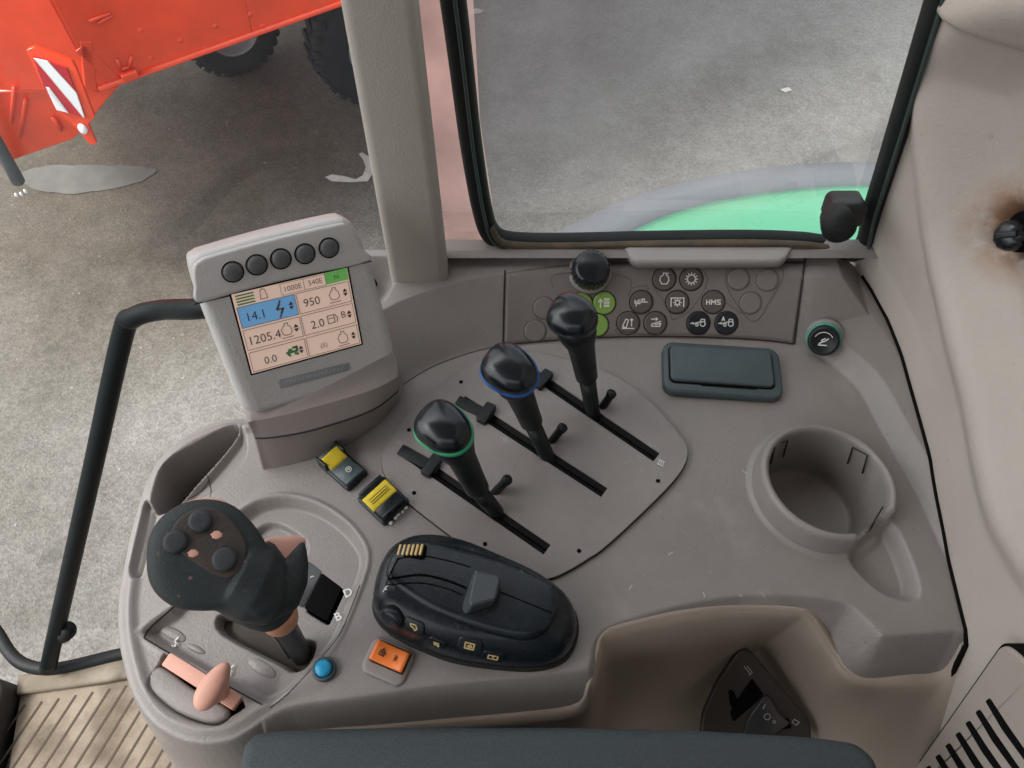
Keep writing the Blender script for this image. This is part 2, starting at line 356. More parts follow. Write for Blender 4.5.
CHO = np.array([at(821, 489, 0)[0], at(821, 489, 0)[1]]); CHR = .0465
def sweep(u0, v0, u1, v1, w):
    a = at(u0, v0)[:2]; b = at(u1, v1)[:2]; d = (b-a)/np.linalg.norm(b-a); q = np.array([-d[1], d[0]])*w/2
    return np.array([a-q, b-q, b+q, a+q])
SLOTS = [sweep(405, 453, 547, 551, .0085), sweep(462, 402, 604, 494, .0085), sweep(537, 378, 656, 459, .0085)]
def H(X, Y, base=True, cut=False):
    d = -sdf(BK, X, Y); k = .84*d; z = .0012*np.log1p(np.exp(np.clip(k/.0012, -30, 30)))
    z = .045 - .0018*np.log1p(np.exp(np.clip((.045-z)/.0018, -30, 30)))
    z = np.where(z < .0, 0, z)
    dr = -sdf(RL, X, Y); k = .85*dr*ss(dr/.006+.3); r = np.where(dr > 0, np.minimum(k, .010+.16*dr), 0); z = np.maximum(z, r)
    # gentle overall crown of the moulded top
    z = z + .0015*np.sin(X*9+.5)*np.cos(Y*11)
    # pockets and recesses in the left lobe
    s = sdf(PK, X, Y, .05); z -= .075*ss(-s/.0055)
    s = sdf(PK2, X, Y, .05); z -= .006*ss(-s/.005)
    s = sdf(GV, X, Y, .05); z -= .008*ss(-s/.003)
    s = sdf(G1, X, Y, .05); z -= .009*ss(-s/.0065)
    z += .0012*ss(1-np.abs(s-.001)/.003)*ss((Y-.10)/.04)
    s = sdf(G2, X, Y, .05); z -= .006*ss(-s/.003)
    s = sdf(TR, X, Y, .05); z -= .012*ss(-s/.003)
    s = sdf(SH, X, Y, .05); z -= .02*ss(-s/.0012)
    s = sdf(SBX, X, Y, .05); z -= .006*ss(-s/.0015)
    # swell round the cup holder and dished mug-handle groove
    r = np.hypot(X-CHO[0], Y-CHO[1]); z += .003*ss(1-(r-CHR)/.006)*(z < .05)
    gp = cr(xy([(846, 556), (862, 528), (892, 520), (914, 560), (922, 592), (910, 603), (878, 592)]), 3); s = sdf(gp, X, Y, .05); z -= .012*ss(-s/.009)
    if cut:
        for q in SLOTS: z -= .04*ss((.004-sdf(q, X, Y, .05))/.002)
    # outer edge: rounded lip, then the side wall
    s = sdf(OUT, X, Y); sl = np.where(X > -.15, 1.9, 4.5)
    back = ss((Y-.40)/.01)
    e = np.where(s > -.0022, (s+.0022), 0)
    z -= (1-back)*np.where(e > 0, np.minimum(e*e/.008*sl, (e-.004)*sl+.002*sl+0*e) if False else sl*(np.sqrt(e*e+.0024**2)-.0024), 0)
    # raised lip running round the left lobe
    z += .0030*ss(1-np.abs(s+.009)/.006)*ss((-.11-X)/.04)*ss((.30-Y)/.02)
    return z, s
GX = np.arange(-.33, .302, .00085); GY = np.arange(-.01, .428, .00085)
XX, YY = np.meshgrid(GX, GY); ZZ, SO = H(XX, YY)
def zat(x, y):
    fx = np.clip((x-GX[0])/.00085, 0, len(GX)-1.001); fy = np.clip((y-GY[0])/.00085, 0, len(GY)-1.001)
    i = fx.astype(int); j = fy.astype(int); a = fx-i; b = fy-j
    return (ZZ[j, i]*(1-a)*(1-b)+ZZ[j, i+1]*a*(1-b)+ZZ[j+1, i]*(1-a)*b+ZZ[j+1, i+1]*a*b)
def hit(u, v):
    r = ray(u, v); zs = np.linspace(.08, -.2, 1400); t = (zs-CZ)/r[2]; x = r[0]*t; y = r[1]*t
    g = zat(x, y)-zs; k = np.argmax(g > 0); return np.array([x[k], y[k], zs[k]])
def nrm(p, e=.003):
    x, y = np.array([p[0]]), np.array([p[1]])
    return Vector((float(zat(x-e, y)[0]-zat(x+e, y)[0])/(2*e), float(zat(x, y-e)[0]-zat(x, y+e)[0])/(2*e), 1)).normalized()
def ribbon(mb, pxs, w=.0009, lift=.0003, closed=False, smooth=6):
    P = cr(pxs, smooth, closed); Q = [Vector(hit(u, v)) for u, v in P]
    if closed: Q.append(Q[0])
    L = []
    for i, q in enumerate(Q):
        t = (Q[min(i+1, len(Q)-1)]-Q[max(i-1, 0)]); n = nrm(q, .0015); s = n.cross(t).normalized()*w/2; L.append((q+n*lift-s, q+n*lift+s, q-n*.0006-s, q-n*.0006+s))
    vs = [p for l in L for p in l]; fs = []
    for i in range(len(L)-1): a = i*4; fs += [[a, a+4, a+5, a+1], [a, a+2, a+6, a+4], [a+1, a+5, a+7, a+3]]
    return mb.add(vs, fs)

con = thing('control_console', 'large moulded taupe plastic side console carrying the levers, cup holder and switches', 'console', (0, .2, -.1))
ZC, _ = H(XX, YY, cut=True)
RIMPX = [(300, 734), (360, 728), (440, 721), (520, 714), (568, 708), (584, 699), (590, 682), (596, 655), (604, 634), (633, 623), (677, 613), (706, 609), (747, 607), (794, 609), (812, 614), (834, 648), (856, 677), (900, 677), (943, 673), (966, 642)]
RIM3 = [hit(u, v) for u, v in RIMPX]
CUTP = np.vstack([cr([p[:2] for p in RIM3], 6, False), [[.32, .10], [.32, -.2], [RIM3[0][0], -.2]]])
SC = sdf(CUTP, XX, YY)
rc = np.hypot(XX-CHO[0], YY-CHO[1]); keep = (YY < .4165) & (SO < .045) & (rc > CHR-.006) & (SC > -.0015)
ny, nx = XX.shape; V = np.stack([XX, YY, ZC], -1).reshape(-1, 3); K = keep
q = K[:-1, :-1] & K[1:, :-1] & K[:-1, 1:] & K[1:, 1:]; jj, ii = np.nonzero(q); a = jj*nx+ii
F4 = np.stack([a, a+1, a+nx+1, a+nx], 1); used = np.unique(F4); mp = np.zeros(nx*ny, int); mp[used] = np.arange(len(used))
me = bpy.data.meshes.new('console_top'); V2 = V[used]; F5 = mp[F4]
me.vertices.add(len(V2)); me.vertices.foreach_set('co', V2.ravel().astype(np.float32))
me.loops.add(F5.size); me.loops.foreach_set('vertex_index', F5.ravel().astype(np.int32))
me.polygons.add(len(F5)); me.polygons.foreach_set('loop_start', (np.arange(len(F5))*4).astype(np.int32)); me.polygons.foreach_set('loop_total', np.full(len(F5), 4, np.int32))
me.update(calc_edges=True); link('console_top', me, 'taupe', con)
# pedestal below the left lobe, tapering to the floor; shade under the rim put into its colour
mb = MB(); R = []
Pc = xy([(150, 700), (185, 722), (215, 724), (260, 705), (340, 690), (420, 672), (420, 560), (300, 500), (200, 500), (150, 600)])
Pc = cr(Pc, 3)
for z, s, dx, dy in ((-.02, 1, 0, 0), (-.08, .92, .012, .006), (-.20, .78, .028, .02), (-.58, .66, .045, .04)):
    c = Pc.mean(0); R.append([(c[0]+(x-c[0])*s+dx, c[1]+(y-c[1])*s+dy, z) for x, y in Pc])
mb.rings(R); mb.build('pedestal', mat('shade-darkened pedestal', (.075, .064, .056), .6, .4, .4, 900, .12, 12), con)
# cup holder: lathed wall with a gap for a mug handle
mb = MB(); n = 120; prof = [(CHR+.0032, -.006), (CHR+.0016, .001), (CHR+.0004, .008), (CHR-.0004, .0105), (CHR-.0022, .0122), (CHR-.0042, .0118), (CHR-.0056, .0095), (CHR-.0060, .004), (CHR-.0070, -.02), (CHR-.0084, -.044), (CHR-.0092, -.0475), (CHR-.012, -.049), (.02, -.0493), (.001, -.0493)]
ga = math.atan2(*(at(872, 540)[:2]-CHO)[::-1]); R = []
for r, z in prof:
    ring = []
    for j in range(n):
        a = 2*math.pi*j/n; da = abs((a-ga+math.pi) % (2*math.pi)-math.pi); g = 1-float(ss((da-.36)/.07))
        zz = z
        if z > -.03: zz = min(z, z-(z+.020)*g)
        zz += .0055*(1+math.cos(a-math.radians(245)))*float(ss(z/.008+.3))*(1-g)
        ring.append((CHO[0]+r*math.cos(a), CHO[1]+r*math.sin(a), zz))
    R.append(ring)
mb.rings(R, cap0=False); ch = mb.build('cup_holder', 'taupe', con)
mb = MB()
def cup_pt(u, v):
    r = ray(u, v); rr = CHR-.0072
    A = r[0]**2+r[1]**2; B = -2*(r[0]*CHO[0]+r[1]*CHO[1]); Cc = CHO@CHO-rr*rr; t = (-B+math.sqrt(max(B*B-4*A*Cc, 0)))/(2*A); return Vector(O0+r*t)
for L in ([(770, 463), (774, 447)], [(783, 456), (787, 440), (781, 442)], [(848, 463), (853, 447), (868, 455), (863, 473)], [(862, 548), (876, 520), (884, 507)]):
    P = [cup_pt(u, v) for u, v in L]
    P = [p+(Vector((CHO[0], CHO[1], p.z))-p)*.015 for p in P]
    mb = MB(); tube(mb, P, .0006, 6); mb.build('moulded_clip', 'seam', ch)
# seams across the moulding
sm = MB()
def seam1(px, w): m1 = MB(); ribbon(m1, px, w); m1.build('seam', 'seam', con, False)
seam1([(144, 638), (175, 657), (205, 674), (235, 690), (262, 705)], .0010)
seam1([(144, 638), (150, 628), (170, 610), (190, 594)], .0010)
seam1([(360, 585), (341, 632), (318, 662), (292, 690), (270, 708)], .0006)
seam1([(398, 388), (430, 368), (470, 353), (503, 345)], .0006)
seam1([(210, 497), (211, 490), (208, 478), (206, 474)], .0005)
seam1([(183, 498), (192, 497), (203, 489), (209, 480)], .0005)
# button fascia seams and button group outlines
fas = thing('button_fascia', 'sloping taupe fascia with rows of round membrane buttons below the side window', 'control panel', tuple(hit(650, 300)))
mb = MB()
FO = [(505, 271), (560, 264), (620, 262), (700, 262), (760, 262), (806, 250), (800, 300), (793, 345), (740, 341), (650, 338), (580, 339), (503, 345)]
def surf_sheet(pxs, nu, nv, lift, m, name, par):
    """sheet draped on the console between a top row and a bottom row of pixels"""
    top, bot = pxs; T = cr(top, nu, False); B = cr(bot, nu, False); k = min(len(T), len(B)); vs = []; fs = []
    for j in range(nv+1):
        for i in range(k):
            u, v = T[i]*(1-j/nv)+B[i]*j/nv; p = Vector(hit(u, v)); vs.append(p+nrm(p)*lift)
    for j in range(nv):
        for i in range(k-1): a = j*k+i; fs.append([a, a+1, a+k+1, a+k])
    nb = len(vs); bd = [i for i in range(k)]+[j*k+k-1 for j in range(1, nv+1)]+[nv*k+i for i in range(k-2, -1, -1)]+[j*k for j in range(nv-1, 0, -1)]
    for b in bd: p = Vector(vs[b]); vs.append(p-Vector((0, 0, .004)))
    for i in range(len(bd)): j = (i+1) % len(bd); fs.append([bd[i], bd[j], nb+j, nb+i])
    return mesh(name, vs, fs, m, par)
surf_sheet(([(505, 273), (560, 266), (620, 263), (700, 262), (760, 263), (805, 262)], [(504, 343), (560, 338), (620, 335), (700, 335), (760, 338), (793, 342)]), 8, 24, .0008, 'panel', 'fascia_plate', fas)
mb = MB()
ribbon(mb, [(505, 271), (504, 300), (503, 344)], .0012, .0011); ribbon(mb, [(503, 345), (560, 340), (620, 337), (700, 337), (760, 340), (794, 344)], .0012, .0011)
ribbon(mb, [(806, 250), (801, 290), (794, 344)], .0012, .0011)
mb.build('seam', 'seam', fas, False)
for L in ([(655, 268), (680, 264), (703, 271), (706, 285), (690, 310), (672, 320)], [(657, 270), (652, 284), (664, 302), (672, 320)],
          [(727, 270), (745, 264), (775, 266), (783, 276), (770, 300), (757, 320), (744, 315), (726, 285), (727, 270)],
          [(632, 288), (648, 288), (625, 318), (616, 332), (640, 334), (664, 334)], [(706, 288), (722, 300), (742, 314)], [(553, 288), (552, 276), (575, 272)], [(606, 272), (630, 280), (628, 296)]):
    mb = MB(); ribbon(mb, L, .0006, .0011); mb.build('button_group_outline', 'outline', fas, False)
def mem_button(u, v, m, icon=None, r=.0098, label=None, ring='seam', txt=None):
    p = hit(u, v); n = nrm(p, .006); F = frame(Vector(p)+n*.0008, n)
    a = MB(); lathe(a, [(r, -.001), (r, .0003), (r-.0009, .0007), (r-.0014, .0007)], F, 40); o = a.build('button', m, fas)
    if label: o['label'] = label
    a = MB(); lathe(a, [(r+.0009, -.001), (r+.0009, .0003), (r, .0003), (r, -.001)], F, 40, False, False); a.build('button_rim', ring, o)
    if icon:
        a = MB(); strokes(a, icon, .0008, F, .0002, .001, .00075); a.build('symbol', 'white', o, False)
    if txt: text(txt, .0062, F @ Matrix.Translation((0, 0, .00075)), 'white', o, 'symbol', bold=.0001, sx=1.15)
    return o
gear = arc(0, 0, 3.1, n=20)
cog = [arc(0, 0, 3.1, n=18)]+[[(3.3*math.cos(a), 3.3*math.sin(a)), (4.7*math.cos(a), 4.7*math.sin(a))] for a in [i*math.pi/6 for i in range(12)]]
oil = [[(-1, 3), (-1, 4.6), (1.4, 4.6), (1.4, 3), (3, 2), (3.6, -1), (2, -3.8), (-2, -3.8), (-3.6, -1), (-3, 2), (-1, 3)], [(1.8, 4), (3, 4.6)]]
pto = [[(-5, -3.5), (-5, 3.2), (5, 3.2), (5, -3.5)], arc(0, -.4, 1.7, n=10)]+[[(2*math.cos(a), -.4+2*math.sin(a)), (3*math.cos(a), -.4+3*math.sin(a))] for a in [i*math.pi/4 for i in range(8)]]
trac = [arc(3.4, -.6, 1.9, n=12), arc(-1.2, -1.4, 1, n=8), [(-5.2, 0), (-4, -.6), (-2.4, 0), (.8, .8), (1.6, 1.4), (2, 3), (4.6, 3), (5, 1)], [(-6, -.3), (-4.2, .4)]]
tracA = trac+[[(-3.6, 2), (-2.6, 4.8), (-1.6, 2)], [(-3.1, 3), (-2, 3)]]
lad = [[(-4.4, -3.4), (-1.6, -3.4), (0, 2.6), (-2, 3.2), (-4.4, -2), (-3.4, -3)], [(2.6, -2.2), (2.6, 3.4), (1.6, 2.4)], [(2.6, 3.4), (3.6, 2.4)], [(-4.6, -4.2), (4.4, -4.2)]]
rev = [[(-3, 3.2), (1.6, 3.2), (.4, 4.2)], [(1.6, 3.2), (.4, 2.2)], [(4.2, 1.4), (-2.8, -.8), (-2.8, -2.4), (3.4, -2.6), (4.2, -.2), (0, -1.2)]]
dash = [[(-5, -1), (-5, 1.4)], [(-5, 0), (4.8, 0)], [(-3, 0), (-2.4, 1.6), (-.6, 1.6)], [(.6, .8), (.6, 2.4), (2.4, 2.4), (2.4, .8)], [(-4, -3), (-4, -1.2), (-1, -1.2)]]
hms = [[(-5.4, 1.7), (-5.4, -1.7)], [(-5.4, 0), (-3, 0)], [(-3, 1.7), (-3, -1.7)], [(-1.6, -1.7), (-1.6, 1.7), (0, -.4), (1.6, 1.7), (1.6, -1.7)], [(5.4, 1.6), (3.2, 1.7), (3, .2), (5.2, -.2), (5.2, -1.7), (3, -1.7)]]
fld = [[(-4.6, 1), (-3, 3.4), (-1.4, 1)], [(-3, 3), (-3, -3.4)]]+[[(x, y), (x+1.6, y)] for x in (0, 2.3) for y in (3.4, 2.4, .9, -.1, -1.6, -2.6)]
for (u, v, m_, ic, tx, lb) in [(664, 279, 'btn', oil, None, 'round taupe button with an engine outline'), (691, 279, 'btn', cog, None, 'round taupe button with a gear wheel'), (738, 279, 'btnblank', None, None, None), (767, 280, 'btnblank', None, None, None), (750, 303, 'btnblank', None, None, None),
                               (641, 302, 'btn', dash, None, None), (677, 302, 'btn', pto, None, None), (713, 302, 'btn', None, 'HMS', 'round button lettered HMS'), (628, 323, 'btn', lad, None, None), (655, 323, 'btn', rev, None, None), (698, 323, 'btndark', trac, None, 'black button with a tractor'), (726, 323, 'btndark', tracA, None, 'black button with a tractor and letter A'),
                               (604, 303, 'btngreen', fld, None, 'lit green button with field rows'), (597, 325, 'btngreen', None, None, 'green button half hidden by a lever knob'), (581, 304, 'btngreen', None, None, None), (544, 308, 'btnblank', None, None, None), (535, 331, 'btnblank', None, None, None)]:
    mem_button(u, v, m_, hms if tx else ic, .0088 if m_ != 'btnblank' else .0084, lb, 'seam' if m_ != 'btnblank' else 'outline')
# projecting ledge under the window, colour paled to stand in for skylight
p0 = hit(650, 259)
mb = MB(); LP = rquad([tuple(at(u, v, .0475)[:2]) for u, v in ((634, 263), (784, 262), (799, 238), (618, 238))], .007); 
slab(mb, LP, .041, .0490, .0028); mb.build('ledge', mat('skylit ledge tone', (.30, .282, .27), .5, .5, .4, 800, .05), con)
# ---- lever plate: real sheet with three slots cut through it
PLpx = [(382, 464), (386, 448), (405, 417), (430, 391), (474, 364), (505, 355), (536, 353), (567, 360), (599, 369), (630, 386), (655, 407), (677, 432), (687, 448), (685, 464), (671, 484), (636, 519), (604, 548), (588, 559), (568, 571), (548, 579), (520, 578), (480, 557), (436, 525), (405, 500), (388, 481)]
def plate(P, holes, z, th, bev, m, name, par):
    cu = bpy.data.curves.new('c', 'CURVE'); cu.dimensions = '2D'; cu.fill_mode = 'BOTH'; cu.extrude = th/2; cu.bevel_depth = bev; cu.bevel_resolution = 1; cu.offset = -bev
    for L in [P]+holes:
        sp = cu.splines.new('POLY'); sp.points.add(len(L)-1); sp.use_cyclic_u = True
        for i, (x, y) in enumerate(L): sp.points[i].co = (x, y, 0, 1)
    t = bpy.data.objects.new('t', cu); C.objects.link(t); dg = bpy.context.evaluated_depsgraph_get(); me = bpy.data.meshes.new_from_object(t.evaluated_get(dg)); bpy.data.objects.remove(t)
    me.transform(Matrix.Translation((0, 0, z-th/2))); return link(name, me, m, par, False)
plt = thing('lever_plate', 'rounded taupe cover plate with three long black slots for the levers', 'cover plate', tuple(at(540, 460, .001)))
Ppl = cr(xy(PLpx, .002), 4)
pl_z = .0022
plate(Ppl, [np.array(q)[::-1] for q in SLOTS], pl_z+.0004, .0010, .00035, 'plate', 'plate_sheet', plt)
plate(inset(Ppl, -.00045), [np.array(inset(q, -.002))[::-1] for q in SLOTS], pl_z-.0011, .0022, .0001, 'seam', 'plate_gasket', plt)
for q in SLOTS:
    mb = MB(); w = inset(q, -.001); mb.add([(x, y, z) for z in (pl_z-.001, -.03) for x, y in w], [[0, 1, 5, 4], [1, 2, 6, 5], [2, 3, 7, 6], [3, 0, 4, 7], [4, 5, 6, 7]]); mb.build('slot', 'hole', plt, False)
    a0_, a1_, b1_, b0_ = [np.array(p) for p in q]; cx0 = (a0_+b0_)/2; cx1 = (a1_+b1_)/2
    for e0_, e1_ in ((a0_, a1_), (b0_, b1_)):
        g0 = cx0+(e0_-cx0)*.10; g1 = cx1+(e1_-cx1)*.10; mb = MB()
        mb.add([(*e0_, pl_z-.0004), (*e1_, pl_z-.0004), (*g1, pl_z-.0022), (*g0, pl_z-.0022), (*e0_, pl_z-.0016), (*e1_, pl_z-.0016), (*g1, pl_z-.0034), (*g0, pl_z-.0034)], [[0, 1, 2, 3], [4, 5, 6, 7], [3, 2, 6, 7]]); mb.build('slot_seal', 'sealrub', plt, False)
for u, v in ((409, 430), (461, 382), (414, 493), (658, 481), (485, 544), (579, 551)):
    mb = MB(); F = Matrix.Translation(Vector(at(u, v, pl_z+.0007))); lathe(mb, [(.0015, 0), (.0015, .0004), (.0006, .0004)], F, 12); mb.build('screw_hole', 'hole', plt)
mb = MB(); F = frame(at(661, 463, pl_z+.0010), (0, 0, 1), rot=math.radians(-28)); strokes(mb, [[(-1.6, 1.8), (-1.6, -1.8)], [(0, 1.8), (0, -1.8)], [(1.6, 1.8), (1.6, -1.8)], [(-2.2, 1.8), (2.2, 1.8)], [(-2.2, -1.8), (2.2, -1.8)]], .0006, F, .0002, .001); mb.build('slot_mark', 'white', plt, False)
# ---- levers
def lever(base, mid, neck, knob_px, kz, ring, label, knobw, rotd, tiltx, pin0, pin1):
    knobw = (knobw[0]*.9, knobw[1]*.92)
    B = Vector(at(*base, 0.0)); Kc = Vector(at(*knob_px, kz)); t = thing('control_lever', label, 'lever', tuple(B), 'slot levers on the cover plate')
    Mi = Vector(at(mid[0], mid[1], kz*mid[2])); Nk = Vector(at(neck[0], neck[1], kz*neck[2]))
    mb = MB(); D = (B-Mi).normalized(); tube(mb, [B+D*.015, B, B.lerp(Mi, .5), Mi], [.0052, .0054, .0058, .0062], 16); mb.build('stem', 'black', t)
    mb = MB(); tube(mb, [Mi, Mi.lerp(Nk, .04), Mi.lerp(Nk, .5), Nk, Nk.lerp(Kc, .4), Nk.lerp(Kc, .9)], [.0072, .0080, .0086, .0096, .013, .015], 20); mb.build('sleeve', 'black', t)
    ax = (Kc-Nk).normalized(); view = (Vector(O0)-Kc).normalized(); nn = (ax*.55+view*.6).normalized()
    F = frame(Kc, nn, (1, 0, 0), math.radians(rotd))
    w, h = knobw; pts = []
    for i in range(48):
        a = 2*math.pi*i/48; c_, s_ = math.cos(a), math.sin(a); e = 2/2.35
        x = w*abs(c_)**e*(1 if c_ > 0 else -1); y = h*abs(s_)**e*(1 if s_ > 0 else -1)*(1-.16*c_); pts.append((x, y))
    mb = MB(); pillow(mb, pts, .0115, .017, 2.3, 2.0, F, 12, (0, 0)); k = mb.build('knob', 'knob', t)
    if ring:
        mb = MB(); pr = []
        for x, y in pts: pr.append((x*1.05, y*1.06))
        R = []
        for s, z in ((.98, -.0062), (1.0, -.0048), (1.005, -.0025), (.985, -.0012)): R.append([(x*s, y*s, z) for x, y in pr])
        mb.rings(R, F, True, True); mb.build('colour_ring', ring, k)
    # the short pin stands on the slot edge beside the stem
    p0 = Vector(at(*pin0, .001)); p1 = Vector(at(*pin1, .015)); d = (p1-p0).normalized()
    mb = MB(); tube(mb, [p0, p1-d*.002, p1], [.0031, .0032, .0032], 12)
    tube(mb, [p1-d*.003, p1, p1+d*.0012], [.0037, .0039, .0030], 12); mb.build('stop_pin', 'black', t)
    return t
lever((497, 513), (478, 490, .30), (461, 456, .68), (444, 428), .085, 'greenring', 'black lever with a green ring under its knob, nearest to the black pod', (.0205, .0165), -38, 0, (494, 493), (508, 479))
lever((548, 458), (532, 423, .32), (519, 392, .70), (510, 370), .088, 'bluering', 'black lever with a blue ring under its knob, between the two other levers', (.0208, .0165), -38, 0, (551, 442), (563, 427))
lever((593, 414), (587, 378, .36), (581, 345, .72), (573, 317), .092, None, 'tall black lever without a coloured ring, closest to the button fascia', (.0188, .0165), -30, 0, (602, 408), (612, 393))
# slider clips at the slot ends
for (a, b, c, d, lb) in ((400, 449, 438, 470, 'black sliding clip at the head of the slot of the green ringed lever'), (457, 400, 492, 417, 'black sliding clip at the head of the slot of the blue ringed lever'), (522, 367, 547, 383, 'black sliding clip partly behind the blue ringed knob, at the head of the last slot')):
    A = Vector(at(a, b, .004)); Bv = Vector(at(c, d, .004)); t = thing('slider_clip', lb, 'clip', tuple(A), 'sliding clips in the lever slots')
    F = frame((A+Bv)/2, (0, 0, 1), (Bv-A)); L = (Bv-A).length
    mb = MB(); slab(mb, rrect(L, .0085, .001), -.002, .0008, .0006, F); slab(mb, rrect(L*.72, .0055, .001, 5, -L*.1), .0008, .0014, .0004, F); mb.build('tongue', 'black', t)
    mb = MB(); slab(mb, rrect(.0085, .017, .0015, 5, L*.34), -.002, .004, .001, F); mb.build('cross_grip', 'black', t)
for px in ([(703, 592), (705, 597)], [(739, 594), (742, 597)], [(762, 593), (765, 597)], [(632, 585), (629, 590)], [(742, 470), (747, 474)], [(668, 555), (673, 552)]):
    m1 = MB(); ribbon(m1, px, .0007, .0002, False, 3); m1.build('scratch', 'scratch', con, False)
# ------------------------------------------------------------------ display terminal
N_ = Vector((.4766, -.7318, .4871)).normalized(); Pc = atd(295, 322, .50)
quad = [onpl(u, v, Pc, N_) for u, v in ((229, 295), (345, 268), (363, 343), (254, 373))]
xd = Vector(((quad[1]-quad[0])+(quad[2]-quad[3]))); FD = frame(np.mean(quad, 0), N_, xd); FDi = FD.inverted()
def loc(u, v):
    p = FDi @ Vector(onpl(u, v, Pc, N_)); return (p.x, p.y)
ter = thing('display_terminal', 'light grey terminal with a colour screen and five round buttons, tilted on its stand', 'display', tuple(at(330, 430, .0)))
outl = [(191, 266), (197, 257), (210, 252), (270, 235), (335, 220), (347, 220), (355, 226), (366, 248), (380, 292), (394, 345), (397, 362), (393, 374), (385, 379), (330, 395), (270, 412), (257, 415), (247, 412), (240, 402), (220, 352), (200, 300)]
BO = cr([loc(*p) for p in outl], 4)
mb = MB(); slab(mb, BO, -.020, .0, .0060, FD, 5); bd = mb.build('housing', 'display', ter)
mb = MB(); hb = cr([loc(*p) for p in [(193, 268), (199, 260), (212, 255), (270, 239), (335, 224), (346, 224), (353, 230), (360, 246), (368, 261), (300, 276), (240, 291), (198, 302), (194, 285)]], 4)
slab(mb, hb, -.001, .0022, .0018, FD, 4); mb.build('button_bar', 'display', ter)
mb = MB()
strokes(mb, [[(loc(195, 304)), (loc(240, 293)), (loc(300, 278)), (loc(371, 261))]], .0008, FD, .0002, 1, .0001); mb.build('seam', 'seam', ter, False)
for u, v in ((232, 271), (256, 264), (280, 258), (304, 253), (328, 247)):
    x, y = loc(u, v); F = FD @ Matrix.Translation((x, y, .0022)); mb = MB(); lathe(mb, [(.0067, 0), (.0067, .0004), (.0060, .0004), (.0060, 0)], F, 32, False, False); rim = mb.build('button_rim', 'hole', ter)
    mb = MB(); lathe(mb, [(.0058, 0), (.0056, .0014), (.0047, .0022), (.0028, .0027), (.0006, .0029)], F, 32); b = mb.build('button', 'btngrey', ter); parent_to(rim, b)
SW = (xd.length)/2; SHt = (Vector(quad[0]-quad[3]).length+Vector(quad[1]-quad[2]).length)/2
mb = MB(); slab(mb, rrect(SW+.0022, SHt+.0022, .0008), .0, .0003, .0001, FD); mb.build('screen_frame', 'hole', ter)
mb = MB(); slab(mb, rrect(SW, SHt, .0003), .0, .0005, .0001, FD); sc = mb.build('screen', 'scr', ter, False)
def sx(x): return (x-.5)*SW
def sy(y): return (.5-y)*SHt
def srect(x0, y0, x1, y1, m, z=.0006, nm='screen_field'):
    mb = MB(); mb.add([(sx(x0), sy(y1), z-.0003), (sx(x1), sy(y1), z-.0003), (sx(x1), sy(y0), z-.0003), (sx(x0), sy(y0), z-.0003), (sx(x0), sy(y1), z), (sx(x1), sy(y1), z), (sx(x1), sy(y0), z), (sx(x0), sy(y0), z)], [[4, 5, 6, 7], [0, 1, 5, 4], [1, 2, 6, 5], [2, 3, 7, 6], [3, 0, 4, 7]], FD); return mb.build(nm, m, sc, False)
srect(.015, .165, .50, .42, 'scrb'); srect(.79, .0, .995, .145, 'scrg')
mb = MB()
def box(x0, y0, x1, y1, w=.0003): strokes(mb, [[(sx(x0), sy(y0)), (sx(x1), sy(y0)), (sx(x1), sy(y1)), (sx(x0), sy(y1)), (sx(x0), sy(y0))]], w, FD, .00015, 1, .0007)
for b_ in ((.015, .165, .50, .42), (.515, .165, .985, .42), (.015, .45, .50, .70), (.515, .45, .985, .70), (.015, .735, .50, .98), (.515, .735, .985, .98)): box(*b_)
box(.60, .01, .79, .145, .00025); box(.40, .01, .60, .145, .0002)
def seg(*L, w=.0006): strokes(mb, [[(sx(x), sy(y)) for x, y in l] for l in L], w, FD, .00015, 1, .0007)
for yc, col in ((.29, 0), (.575, 0), (.86, 0)):
    for xc in (.455, .94):
        for s_ in (-1, 1): seg([(xc-.012, yc+s_*.014), (xc, yc+s_*.038), (xc+.012, yc+s_*.014), (xc-.012, yc+s_*.014)], [(xc, yc+s_*.016), (xc, yc+s_*.03)], w=.0008)
seg([(.37, .20), (.335, .30), (.385, .30), (.345, .40)], [(.36, .24), (.33, .29)], [(.385, .30), (.36, .35)], w=.0011)
for xc, yc in ((.84, .28), (.37, .565), (.84, .85)):
    seg([(xc-.035, yc+.05), (xc-.045, yc), (xc-.025, yc-.045), (xc-.01, yc-.05), (xc-.01, yc-.08), (xc+.02, yc-.08), (xc+.02, yc-.05), (xc+.04, yc-.02), (xc+.045, yc+.04), (xc+.025, yc+.07), (xc-.02, yc+.07), (xc-.035, yc+.05)], w=.0004); seg([(xc-.05, yc+.10), (xc+.05, yc+.10)], w=.0004)
seg([(.74, .53), (.74, .63), (.80, .63), (.80, .53), (.74, .53)], [(.75, .57), (.79, .57)], [(.81, .53), (.83, .58), (.82, .63)], w=.0005)
seg([(.23, .03), (.22, .13), (.28, .13), (.27, .03), (.25, .01), (.23, .03)], w=.0004)
mb.build('screen_lines', 'scrl', sc, False)
mb = MB()
for yy in (.03, .065, .10, .135): strokes(mb, [[(sx(.03), sy(yy)), (sx(.17), sy(yy))]], .0009, FD, .00015, 1, .0007)
mb.build('menu_symbol', 'scrgd', sc, False); mb = MB(); strokes(mb, [[(sx(.33), sy(.86)), (sx(.41), sy(.86))], [(sx(.35), sy(.83)), (sx(.37), sy(.83))], [(sx(.39), sy(.81)), (sx(.42), sy(.81)), (sx(.42), sy(.86))], [(sx(.34), sy(.88)), (sx(.35), sy(.90))], [(sx(.40), sy(.89)), (sx(.42), sy(.90))]], .0016, FD, .00015, 1, .0007)
mb.build('tractor_symbol', 'scrgd', sc, False)
